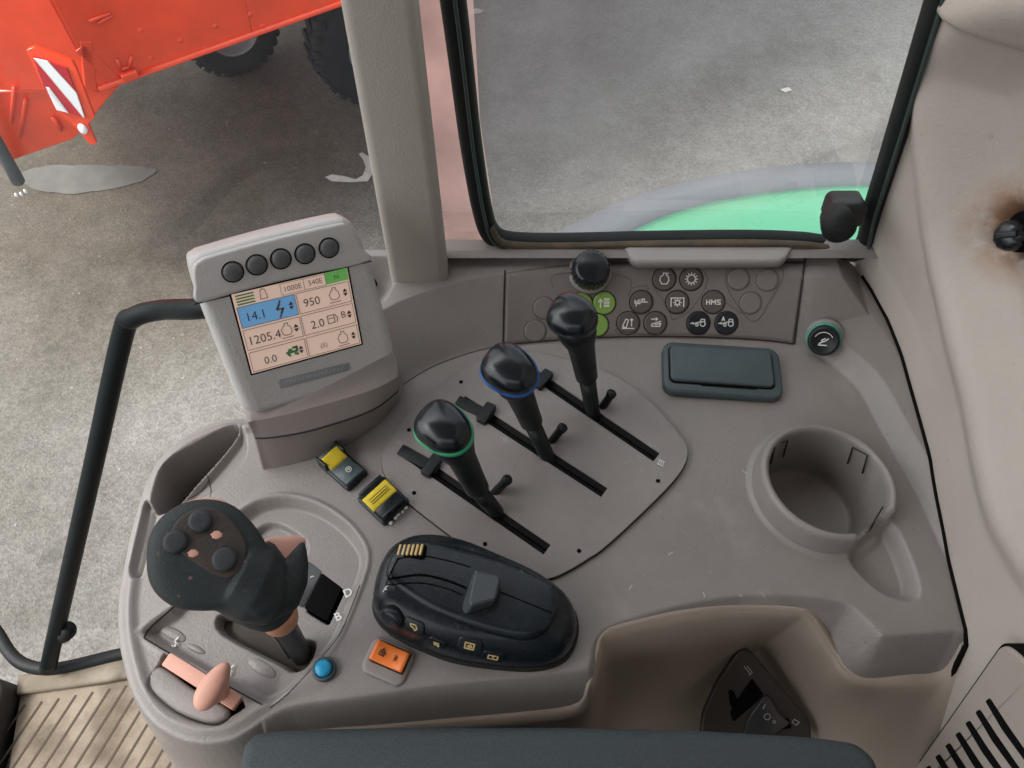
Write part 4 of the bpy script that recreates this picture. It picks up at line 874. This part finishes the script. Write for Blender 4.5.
mb.build('rib_groove', mat('groove', (.055, .04, .028), .9), fm, False)
for o_ in ():
    pass
sill = thing('door_sill', 'dirty beige door sill strip below the glass door', 'door sill', tuple(at(80, 680, ZF)))
mb = MB(); slab(mb, np.array([fz(22, 676)[:2], fz(60, 673)[:2], fz(140, 655)[:2], fz(300, 628)[:2], fz(300, 655)[:2], fz(200, 668)[:2], fz(100, 685)[:2], fz(20, 696)[:2]]), ZF-.02, ZF+.012, .004, None, 3); mb.build('sill_strip', 'sill', sill)
mb = MB(); slab(mb, rquad([tuple(fz(*p)[:2]) for p in ((-60, 690), (8, 680), (20, 692), (8, 730), (-10, 790), (-80, 790))], .01), ZF-.02, ZF+.04, .01, None, 4); mb.build('corner_trim', mat('corner trim', (.05, .045, .04), .8, .3, .5, 400), sill)
# ------------------------------------------------------------------ glazing
YW = .422
door = thing('glass_door', 'frameless clear glass door in a black rubber seal, left of the pillar', 'glass door', tuple(fz(50, 672)))
bl0 = fz(-150, 640); bl1 = fz(50, 672); bl2 = fz(320, 626)
yb = fz(50, 668)[1]
# glass plane: leans outward from the floor up to the pillar line
gv = [(-1.3, yb+.05, ZF+.01), (-.08, yb+.05, ZF+.01), (-.065, YW+.035, -.02), (-.065, YW+.035, .50), (-1.3, YW+.035, .50), (-1.3, YW+.035, -.02)]
def pane(vs, nm, m, par, th=.005):
    n = (Vector(vs[1])-Vector(vs[0])).cross(Vector(vs[3])-Vector(vs[0])).normalized()*th; b = [tuple(Vector(v)+n) for v in vs]
    return mesh(nm, list(vs)+b, [[0, 1, 2, 3], [7, 6, 5, 4]], m, par, False, False)
mesh('pane', gv, [[0, 1, 2, 5], [5, 2, 3, 4]], 'glassdoor', door, False)
mb = MB(); sp_ = cr([fz(-60, 575), fz(-20, 610), fz(0, 632), fz(14, 654), fz(28, 666), fz(50, 671), fz(75, 668), fz(130, 655), fz(230, 636), fz(320, 620)], 5, False); tube(mb, [Vector(p)+Vector((0, 0, .012)) for p in sp_], .0085, 10); mb.build('seal', 'rubber', door)
# grab rail
r1 = Vector(atY(388, 276, .42)); r0 = Vector(at(205, 308, .01)); rb = Vector(at(48, 668, ZF+.03)); 
rc_ = Vector(at(150, 310, -.03)); rd = Vector(at(122, 338, -.07))
pts = cr([r1, Vector(at(300, 292, .03)), r0, rc_+Vector((.01, 0, 0)), Vector(at(133, 318, -.045)), rd, rd.lerp(rb, .3), rd.lerp(rb, .65), rb], 8, False)
rail = thing('grab_rail', 'bent black tubular grab rail in front of the glass door', 'grab rail', tuple(rb))
mb = MB(); tube(mb, pts, [.0082+.0020*k/(len(pts)-1) for k in range(len(pts))], 20)
# the tube keeps one radius; real diameter follows from its depth
mb.build('tube', mat('rail paint', (.003, .006, .007), .42, .15, .1, 500, .3, 30), rail)
mb = MB(); cb = Vector(at(66, 634, ZF+.09)); lathe(mb, [(.012, 0), (.012, .022), (.008, .026), (.008, .034)], frame(cb-Vector((.004, 0, .0)), (.6, 0, .8)), 18); mb.build('clamp', 'rubber', rail)
# pillar
pil = thing('cab_pillar', 'beige grey upright cab pillar between the glass door and the side window', 'pillar', tuple(atY(420, 292, .40)))
def pxw(u, v, Y): return atY(u, v, Y)
x0b = atY(390, 293, .383); x1b = atY(450, 286, .383); x0t = atY(335, 0, .383); x1t = atY(418, 0, .383)
mb = MB(); R = []
for t_ in (-.15, 0, .25, .5, .75, 1, 1.8):
    L = x0b*(1-t_)+x0t*t_; Rr = x1b*(1-t_)+x1t*t_; w = Rr[0]-L[0]; c = (L[0]+Rr[0])/2; z = L[2]
    R.append([(x, y+.394, z) for x, y in [(c+px_, py_) for px_, py_ in rrect(w-.003, .022, .007, 5)]])
mb.rings(R); mb.build('pillar_trim', 'pillar', pil)
# side window: frame, gasket, glass, hazed strip, latch
win = thing('side_window', 'large side window with rounded black rubber frame and dusty lower gasket', 'window', tuple(atY(680, 245, YW)))
wf = [(438, -60), (447, 0), (455, 60), (464, 130), (472, 180), (477, 205), (483, 225), (494, 237), (515, 242), (560, 243), (650, 241), (740, 240), (800, 242), (862, 248), (880, 200), (905, 122), (943, 0), (962, -60)]
W3 = cr([atY(u, v, YW) for u, v in wf], 5, False)
def band(mb, pts, w, dpt, off=0.0, Y0=YW):
    """flat moulded band along a path lying in the window plane"""
    Q = [Vector((p[0], p[2])) for p in pts]; R = []
    for i, q in enumerate(Q):
        t_ = (Q[min(i+1, len(Q)-1)]-Q[max(i-1, 0)]).normalized(); n_ = Vector((-t_.y, t_.x)); c = q+n_*off; ring = []
        for x_, y_ in rrect(w, dpt, min(w, dpt)*.4, 3): ring.append((c.x+n_.x*x_, Y0+y_, c.y+n_.y*x_))
        R.append(ring)
    return mb.rings(R)
mb = MB(); band(mb, W3, .015, .016, .004, YW-.004); mb.build('frame', 'rubber', win)
i0 = int(len(W3)*.33); i1 = int(len(W3)*.78)
mb = MB(); band(mb, W3[i0:i1], .0045, .006, .0095, YW-.012); mb.build('gasket', 'dust', win)
mb = MB(); band(mb, W3, .0022, .004, .006, YW-.013); mb.build('inner_lip', mat('frame lip', (.03, .05, .045), .35, .5, .3, 300), win)
gw = [tuple(p) for p in W3]; me_v = [(p[0], YW+.004, p[2]) for p in W3]
mesh('pane', me_v, [list(range(len(me_v)))], 'glass', win, False)
fx = thing('fixed_glass', 'narrow pink hazed fixed glass strip between pillar and window frame', 'glass strip', tuple(atY(455, 250, YW)))
mesh('pane', [atY(415, -60, YW+.012), atY(470, -60, YW+.012), atY(480, 120, YW+.012), atY(498, 240, YW+.012), atY(560, 248, YW+.012), atY(520, 275, YW+.012), atY(430, 300, YW+.012)], [[0, 1, 2, 3, 4, 5, 6]], 'glasspink', fx, False)
lat = thing('window_latch', 'black rubber window latch at the lower right corner of the side window', 'latch', tuple(atY(843, 218, YW-.02)))
c = atY(846, 213, YW-.016); mb = MB(); F = frame(c, (0, -1, .2)); slab(mb, rrect(.026, .020, .005), -.014, .006, .003, F); mb.build('bracket', 'beige', lat)
c = atY(838, 224, YW-.036); mb = MB(); F = frame(c, (-.2, -1, .35)); lathe(mb, [(.0108, -.012), (.0118, .0), (.0118, .006), (.0100, .009), (.0005, .010)], F, 30); mb.build('knob', 'rubber', lat)
# window sill behind the ledge (light top strip)
mb = MB(); mb.add([(x, y, z) for x in (-.085, .285) for y, z in ((.400, .0445), (.406, .0468), (.417, .0470), (.417, .02))], [[0, 4, 5, 1], [1, 5, 6, 2], [2, 6, 7, 3]]); mb.build('window_ledge', 'taupe', con, False)
# ------------------------------------------------------------------ rear trim wall on the right
wl = thing('rear_trim_wall', 'pale beige moulded trim wall at the right with a rusty stained hole', 'wall trim', (.29, .2, 0))
gy = np.concatenate([np.arange(-.95, -.25, .02), np.arange(-.25, .432, .0025)]); gz = np.arange(-.50, .62, .0025); YG, ZG = np.meshgrid(gy, gz)
def wpx(pxs, X=.285): return np.array([atX(u, v, X)[1:] for u, v in pxs])
top = np.clip(ZG-.045, 0, 1)
dent = np.zeros_like(YG)
# front edge follows the leaning window post
edge = .17*top
XB = lambda y: np.interp(y, [.0, .13, .17, .25, .33, .36, .39, .417], [.287, .290, .2925, .295, .296, .294, .288, .280])
Xw = XB(YG) - edge*ss((YG-.20)/.20)
# broad shallow dish right of the ridge
dish = cr(wpx([(985, 60), (965, 120), (948, 190), (938, 260), (945, 330), (962, 400), (978, 470), (1002, 530), (1060, 560), (1250, 300), (1200, 40), (1050, 20)]), 4)
sd = sdf(dish, YG, ZG); Xw = Xw + .026*ss(-sd/.035)
Xw = Xw - .006*ss(1-np.abs(sd-.004)/.02)
# upper cover that overhangs the lower one
cov = np.vstack([cr(wpx([(938, -20), (944, 0), (957, 26), (978, 48), (1000, 62), (1040, 69), (1120, 60)], .25), 4, False), [[-.3, .62], [.45, .62]]])
sc_ = sdf(cov, YG, ZG); Xw = Xw - .006*ss(-sc_/.004)
# recess round the hole
hc = atX(1012, 232, .305)[1:]; rr_ = np.hypot(YG-hc[0], ZG-hc[1]); Xw = Xw + .012*ss((.019-rr_)/.010)
Xw += .0012*np.sin(YG*23+1)*np.sin(ZG*17)
vs = np.stack([Xw, YG, ZG], -1).reshape(-1, 3); n2, n1 = YG.shape
fs = [[j*n1+i, j*n1+i+1, (j+1)*n1+i+1, (j+1)*n1+i] for j in range(n2-1) for i in range(n1-1)]
hx = .305; hole_c = (hx, float(hc[0]), float(hc[1]))
add_speck(M['wall'], (.30, .15, .07), 55, .32, .22, 6, 1.0, hole_c, .038)
add_speck(M['wall'], (.08, .04, .022), 90, .36, .12, 6, 1.0, hole_c, .027)
add_speck(M['wall'], (.40, .36, .31), 5, .52, .15, 8, .6)
add_speck(M['wall'], (.33, .29, .24), 90, .70, .04, 3, .5)
mesh('trim_panel', vs, fs, 'wall', wl, True, False)
mb = MB(); F = frame(Vector(hole_c)+Vector((.008, 0, 0)), (-1, -.1, .2)); lathe(mb, [(.0125, -.004), (.0125, .003), (.011, .0034)], F, 24); mb.build('hole', 'hole', wl)
mb = MB(); F = frame(Vector(hole_c)+Vector((-.002, -.003, .0)), (-.8, -.35, .5)); pillow(mb, [(x*(1+.12*math.cos(3*k)), y) for k, (x, y) in enumerate(circ(.0095, 24))], .006, .008, 2.2, F=F); mb.build('latch_stub', 'knob', wl)
mb = MB(); slab(mb, rrect(.012, .004, .001), .004, .0075, .001, F); mb.build('latch_tab', 'black', wl)
# black joint between console and wall
mb = MB(); jp_ = [(872, 252, .045), (884, 285, .035), (897, 330, .024), (918, 402, .02), (936, 470, .02), (945, 530, .02), (950, 565, .015), (960, 600, .003), (966, 628, -.002), (966, 640, -.010), (957, 664, -.03), (943, 695, -.05), (931, 735, -.08), (916, 775, -.12), (900, 820, -.16)]
yy_ = np.linspace(.404, .128, 40); P = [Vector((float(XB(y))-.0008, float(y), float(zat(np.array([XB(y)-.001]), np.array([y]))[0])+.0008)) for y in yy_]
P += [Vector(atX(u, v, .2885)) for u, v in ((966, 645), (957, 664), (943, 695), (931, 735), (916, 775), (900, 820))]
tube(mb, P, [.0012]*40+[.0015, .0019, .0023, .0025, .0025, .0025], 8); mb.build('joint_gap', 'gap', wl)
# vent panel low on the wall
vp = thing('vent_panel', 'beige louvred vent panel at the lower right corner of the wall', 'vent', tuple(atX(990, 720, .285)))
nv = Vector((-1, 0, 0)); XV = .2815
def vl(u, v): p = atX(u, v, XV); return (p[1], p[2])
Vp = rquad([vl(*p) for p in ((1008, 642), (1030, 660), (1060, 700), (1060, 830), (880, 830), (921, 765))], .01)
FV = Matrix(((0, 0, -1, XV), (1, 0, 0, 0), (0, -1, 0, 0), (0, 0, 0, 1)))
FV = Matrix(((0, 0, -1, XV), (1, 0, 0, 0), (0, 1, 0, 0), (0, 0, 0, 1)))
mb = MB(); slab(mb, Vp, -.012, .0035, .0022, FV, 3); mb.build('panel', mat('vent plastic', (.33, .29, .25), .6, .4, .4, 600, .05), vp, False)
mb = MB(); slab(mb, inset(Vp, -.0016), -.012, .0012, .0002, FV, 1); mb.build('panel_gap', 'gap', vp, False)
for k in range(10):
    u0, v0 = 994-k*10.2, 700+k*11.2; w = 5.5
    pts = [vl(u0-2.2, v0+1), vl(u0+2.2, v0-2), vl(u0+20, v0+25), vl(u0+46, v0+62), vl(u0+41, v0+65), vl(u0+15, v0+30)]
    mb = MB(); slab(mb, rquad(pts, .0015), -.002, .0040, .0002, FV); mb.build('vent_slot', 'hole', vp)
# ------------------------------------------------------------------ outside
ZG_ = -2.1
mb = MB(); mb.add([(-150, -150, ZG_), (150, -150, ZG_), (150, 150, ZG_), (-150, 150, ZG_)], [[0, 1, 2, 3]]); g = mb.build('ground', 'asphalt', None, False); tag(g, kind='structure')
mb = MB(); rs = cr([at(u, v, ZG_)[:2] for u, v in ((20, 182), (28, 170), (60, 166), (110, 166), (140, 167), (156, 172), (135, 184), (105, 190), (75, 194), (40, 191))], 4); mb.add([(x+random.uniform(-.006, .006), y+random.uniform(-.006, .006), ZG_+.004) for x, y in rs], [list(range(len(rs)))]); o = mb.build('pale_residue', 'patch', None, False); tag(o, kind='structure')
mb = MB()
for L in ([(325, 178), (332, 175), (345, 177), (356, 180), (363, 176), (366, 168), (363, 160), (359, 155), (362, 153), (370, 158), (374, 172), (368, 182), (350, 183), (332, 182)], [(468, 12), (476, 9), (484, 11), (480, 14), (471, 15)], [(780, 90), (788, 88), (792, 91), (785, 93)]):
    rs = [at(u, v, ZG_)[:2] for u, v in L]; mb.add([(x, y, ZG_+.005) for x, y in rs], [list(range(len(rs)))])
o = mb.build('road_paint', mat('old road paint', (.45, .44, .41), .7, .3, .4, 80, .2, 20), None, False); tag(o, kind='structure')
# fender outside the window
fen = thing('rear_fender', 'mint green curved rear fender with a grey edge outside the window', 'fender', tuple(at(760, 220, -.35)))
ZFn = -.30
fo = [(470, 290), (520, 255), (565, 228), (620, 202), (680, 183), (740, 171), (800, 164), (870, 162), (960, 166), (1060, 176)]
fi = [(540, 300), (585, 262), (620, 238), (660, 218), (705, 204), (750, 195), (800, 189), (860, 185), (950, 189), (1060, 200)]
fc = [(640, 330), (660, 300), (690, 270), (720, 250), (750, 240), (790, 232), (830, 228), (870, 225), (950, 225), (1060, 230)]
def frow(px, z, dy=0): return cr([at(u, v, z)+np.array([0, dy, 0]) for u, v in px], 6, False)
r_out0 = frow(fo, ZFn-.02)+np.array([0, .01, -.20]); r_out = frow(fo, ZFn-.02); r_in = frow(fi, ZFn); r_in2 = frow([(u+4, v+4) for u, v in fi], ZFn+.012); r_c = frow(fc, ZFn+.03); r_b = frow([(u, v+130) for u, v in fc], ZFn+.0)
def strip(rows, nm, m):
    n_ = len(rows[0]); vs = [p for r in rows for p in r]; fs = [[j*n_+i, j*n_+i+1, (j+1)*n_+i+1, (j+1)*n_+i] for j in range(len(rows)-1) for i in range(n_-1)]
    o = mesh(nm, vs, fs, m, fen); modapply(o, ('SOLIDIFY', dict(thickness=.006))); return o
strip([r_out0, r_out, (r_out+r_in)/2+np.array([0, 0, .004]), r_in], 'edge_guard', 'fgrey'); strip([r_in, r_in2, r_in2*.6+r_c*.4+np.array([0, 0, .006]), r_c, r_b], 'fender_skin', 'fgreen')
# red trailer
tr = thing('red_trailer', 'bright orange red farm trailer standing in the yard beyond the glass', 'trailer', tuple(at(150, 80, ZG_)))
zb = -1.15
e0 = at(332, 9, zb); e1 = at(120, 84, zb); dire = (e1-e0)/np.linalg.norm(e1-e0); nrmh = np.array([dire[1], -dire[0], 0]); 
if nrmh[1] > 0: nrmh = -nrmh
e00 = e0-dire*2.5; e11 = at(100, 92, zb); e2 = at(-120, 92, zb)
hv = np.array([0, 0, 1.15])-nrmh*.0
def pl(pts, m, nm, th=.04, par=tr, bevel=.006):
    P = [Vector(p) for p in pts]; n = (P[1]-P[0]).cross(P[2]-P[0]).normalized()
    if n.dot(Vector(O0)-P[0]) < 0: n = -n
    c = P[0]; F = frame(c, n); Fi = F.inverted(); L = [((Fi @ p).x, (Fi @ p).y) for p in P]
    area = sum(L[i][0]*L[(i+1) % len(L)][1]-L[(i+1) % len(L)][0]*L[i][1] for i in range(len(L)))
    if area < 0: L = L[::-1]
    mb = MB(); slab(mb, np.array(L), -th, 0, bevel, F, 2); return mb.build(nm, m, par, False)
bdn = pl([e00, e11, e11+hv-nrmh*.0, e00+hv], 'red', 'side_panel', .06)
e11b = e11
f2 = at(-140, 88, zb+.0)
pl([e11, f2, f2+hv, e11+hv], 'red', 'front_panel', .06)
# bottom flange
mb = MB(); tube(mb, [Vector(e00)+Vector((0, 0, .012)), Vector(e11)+Vector((0, 0, .012))], .011, 8); mb.build('bottom_rail', 'red', tr)
# body top cover so the box is closed
bk = -nrmh*2.4
mb = MB(); c8 = [e00, e11, f2, f2+bk*.6, e00+bk]; n5 = len(c8); mb.add([tuple(p) for p in c8]+[tuple(p+hv*.98) for p in c8], [list(range(n5))[::-1], [n5+i for i in range(n5)], [2, 3, n5+3, n5+2], [3, 4, n5+4, n5+3], [4, 0, n5, n5+4]]); mb.build('box', 'red', tr, False)
# lower front apron
zl = zb-.02
ap = [at(u, v, z) for u, v, z in ((-60, 93, zb), (118, 88, zb), (104, 104, zb-.12), (84, 130, zb-.26), (72, 140, zb-.30), (48, 148, zb-.32), (20, 158, zb-.35), (0, 166, zb-.37), (-60, 178, zb-.4))]
Pn = ap[1]; Nn = np.cross(ap[0]-ap[1], ap[7]-ap[1]); Nn /= np.linalg.norm(Nn)
ap = [onpl(u, v, Pn, Nn) for u, v in ((-60, 93), (118, 88), (104, 104), (84, 130), (72, 140), (48, 148), (20, 158), (0, 166), (-60, 178))]
pl(ap, 'red', 'front_apron', .05)
# ribs and welds
def onside(u, v, off=.0): p = onpl(u, v, e0, nrmh); return Vector(p)+Vector(nrmh)*off
def onap(u, v, off=.0):
    nn = Nn if np.dot(Nn, O0-Pn) > 0 else -Nn
    return Vector(onpl(u, v, Pn, Nn))+Vector(nn)*off
mb = MB()
for a_, b_ in (((88, 20), (110, 12)), ((97, 22), (112, 14)), ((116, 58), (120, 68)), ((131, 55), (128, 66)), ((120, 68), (128, 66))): tube(mb, [onside(*a_, .008), onside(*b_, .008)], .006, 8)
mb.build('bracket', 'red', tr)
mb = MB()
for u, v, w in ((88, 66, 70), (100, 66, 110)): F = frame(onside(u, v, .002), nrmh, dire, math.radians(w)); slab(mb, rrect(.17, .035, .004), -.01, .006, .003, F)
mb.build('stiffener', 'red', tr)
mb = MB()
for a_, b_ in (((15, 85), (12, 120)), ((26, 97), (20, 135)), ((53, 115), (62, 128))): tube(mb, [onap(*a_, .01), onap(*b_, .01)], .007, 8)
mb.build('apron_rib', 'red', tr)
mb = MB(); pc_ = onside(128, 73, .03); F = frame(pc_, nrmh, dire); slab(mb, rrect(.055, .03, .006), -.03, .0, .006, F); mb.build('hook', 'red', tr)
# jack leg
mb = MB(); tube(mb, [onap(-22, 70, .06), onap(-4, 118, .06), onap(8, 146, .05), onap(20, 172, .04)], [.014, .018, .022, .024], 14); jk = mb.build('jack_leg', 'jack', tr)
mb = MB(); 
for u, v in ((20, 180), (25, 179), (29, 176)): pillow(mb, circ(.006, 10), .01, .01, 2, F=Matrix.Translation(onap(u, v, .07)))
mb.build('bolt', 'wwh', jk)
for u, v in ((140, 30), (180, 40), (215, 26), (250, 14), (150, 58), (205, 48), (262, 26)):
    mb = MB(); lathe(mb, [(.010, -.004), (.010, .004), (.004, .006)], frame(onside(u, v, .0), nrmh), 8); mb.build('bolt', 'red', tr)
for a_, b_ in (((158, 0), (172, 66)), ((240, -20), (252, 32))):
    mb = MB(); tube(mb, [onside(*a_, .0), onside(*b_, .0)], .0045, 6); mb.build('panel_seam', mat('seam red', (.25, .012, .006), .6), tr)
# warning board
Pb = Vector(atd(62, 90, 1.0)); Pb = onap(62, 95, .12) if False else Vector(onside(62, 95, .25)); Nb = Vector((.25, -.85, .25)).normalized()
def wb(u, v, off=0): return Vector(onpl(u, v, Pb+Nb*off, Nb))
FW_ = frame(Pb, Nb)
def wpoly(pxs, z0, z1, m, nm, par, r=.006):
    L = [(FW_.inverted() @ wb(u, v)) for u, v in pxs]; mb = MB(); slab(mb, rquad([(p.x, p.y) for p in L], r, 3), z0, z1, .002, FW_); return mb.build(nm, m, par, False)
bo = wpoly([(26, 50), (34, 47), (72, 61), (76, 68), (95, 118), (88, 124), (97, 144), (90, 145), (76, 128), (58, 112), (46, 92)], -.02, 0, 'red', 'board_mount', tr)
wpoly([(33, 56), (67, 67), (86, 117), (56, 108), (44, 87)], 0, .006, 'wrd', 'warning_board', tr, .001)
wpoly([(34, 57), (48, 60), (77, 92), (85, 116), (84, 117)], .006, .010, 'wwh', 'white_stripe', tr, .001)
wpoly([(46, 86), (50, 87), (69, 112), (57, 109)], .006, .010, 'wwh', 'white_stripe', tr, .001)
mb = MB(); q = FW_.inverted() @ wb(83, 128); pillow(mb, [(x_*.7, y_) for x_, y_ in circ(.017, 20)], .012, .004, 2.5, F=FW_ @ Matrix.Translation((q.x, q.y, .006)) @ Matrix.Rotation(math.radians(15), 4, 'Z')); mb.build('reflector', 'wwh', tr)
# wheels
def wheel(cu, cv, cz, r, w, nm='wheel'):
    c_ = Vector(at(cu, cv, cz))+Vector((0, 0, r))+Vector(nrmh)*-.08; ax = Vector(nrmh); F = frame(c_, ax, dire); prof = [(r*.55, -w/2), (r*.8, -w/2*1.05), (r*.94, -w/2*.95), (r, -w/2*.7), (r*1.01, 0), (r, w/2*.7), (r*.94, w/2*.95), (r*.8, w/2*1.05), (r*.55, w/2)]
    mb = MB(); lathe(mb, prof, F, 48, False, False)
    for i in range(28):
        for s_ in (-1, 1):
            F2 = F @ Matrix.Rotation(2*math.pi*(i+.5*(s_ > 0))/28, 4, 'Z') @ Matrix.Translation((r*1.005, 0, s_*w*.22)) @ Matrix.Rotation(s_*.5, 4, 'X'); L = rrect(.02, .035, .004, 2)
            mb.rings([[(x, y, -w*.22) for x, y in L], [(x, y, w*.22) for x, y in L]], F2)
    ty = mb.build('tyre', 'tyre', tr)
    mb = MB(); lathe(mb, [(r*.57, -w*.4), (r*.57, w*.45), (r*.52, w*.47), (r*.50, w*.25), (r*.2, w*.15), (r*.15, w*.3), (.01, w*.3)], F, 36); mb.build('rim', mat('rim grey', (.25, .27, .28), .4, .5), ty)
wheel(246, 72, -2.1, .24, .2); wheel(388, 98, -2.1, .31, .2)
# ------------------------------------------------------------------ unseen roof, seat and side wall added to shape the light; cab floor
def slabbox(nm, x0, x1, y0, y1, z0, z1, m, lab, cat):
    t = thing(nm, lab, cat, ((x0+x1)/2, (y0+y1)/2, z0)); mb = MB(); slab(mb, np.array([(x0, y0), (x1, y0), (x1, y1), (x0, y1)]), z0, z1, .01); mb.build('lining', m, t, False); return t
rf = slabbox('added_cab_roof', -.9, .42, -.8, .46, 1.0, 1.08, 'wall', 'beige lined cab roof added out of view to shade the interior', 'roof'); rf['kind'] = 'structure'  # out of view, added to keep skylight off the console
fl = MB(); slab(fl, np.array([(-1.0, -1.1), (.45, -1.1), (.45, yb-.02), (-1.0, yb-.02)]), ZF-.08, ZF-.021, .005); o = fl.build('floor', 'sill', None, False); tag(o, kind='structure')
ds = thing('added_driver_seat', 'dark slate driver seat with a tall backrest, added out of view to block light', 'seat', (-.05, -.4, ZF))  # unseen seat added to block light from behind and below
mb = MB(); slab(mb, rrect(.50, .50, .08, 6, -.08, -.42), -.26, -.12, .04, None, 5); mb.build('cushion', 'seat', ds)
mb = MB(); slab(mb, rrect(.13, .50, .05, 6, .215, -.40), -.20, .58, .04, None, 5); mb.build('backrest', 'seat', ds)
mb = MB(); slab(mb, rrect(.36, .36, .04, 6, -.08, -.42), ZF-.01, -.25, .02); mb.build('seat_base', 'rubber', ds)
blocker_wall = MB(); slab(blocker_wall, np.array([(-.75, -1.12), (.45, -1.12), (.45, -1.06), (-.75, -1.06)]), ZF, .82, .01); o = blocker_wall.build('wall', 'pillar', None, False); tag(o, kind='structure')  # unseen side wall added to block light from behind the camera
# ------------------------------------------------------------------ light
EL, AZ = math.radians(58), math.radians(262)
w = bpy.data.worlds.new('World'); S.world = w; w.use_nodes = True; nt = w.node_tree; bg = nt.nodes['Background']
sk = nt.nodes.new('ShaderNodeTexSky'); sk.sky_type = 'NISHITA'; sk.sun_disc = False; sk.sun_elevation = EL; sk.sun_rotation = AZ; sk.air_density = 1.0; sk.dust_density = 4.0; sk.ozone_density = 1.0
hs = nt.nodes.new('ShaderNodeHueSaturation'); hs.inputs['Saturation'].default_value = .25
nt.links.new(sk.outputs[0], hs.inputs['Color']); nt.links.new(hs.outputs[0], bg.inputs['Color']); bg.inputs['Strength'].default_value = .14
sd_ = bpy.data.lights.new('sun', 'SUN'); sd_.energy = 1.5; sd_.angle = math.radians(16); sd_.color = (1, .97, .93)
so = bpy.data.objects.new('sun', sd_); C.objects.link(so)
# direction towards the sun: azimuth measured from +Y clockwise as in the sky texture
dv = Vector((math.sin(AZ)*math.cos(EL), math.cos(AZ)*math.cos(EL), math.sin(EL))); so.rotation_euler = dv.to_track_quat('Z', 'Y').to_euler()
S.view_settings.view_transform = 'Standard'; S.view_settings.look = 'None'; S.view_settings.exposure = 1.42; S.view_settings.gamma = 1
S.cycles.max_bounces = 8; S.cycles.transparent_max_bounces = 16
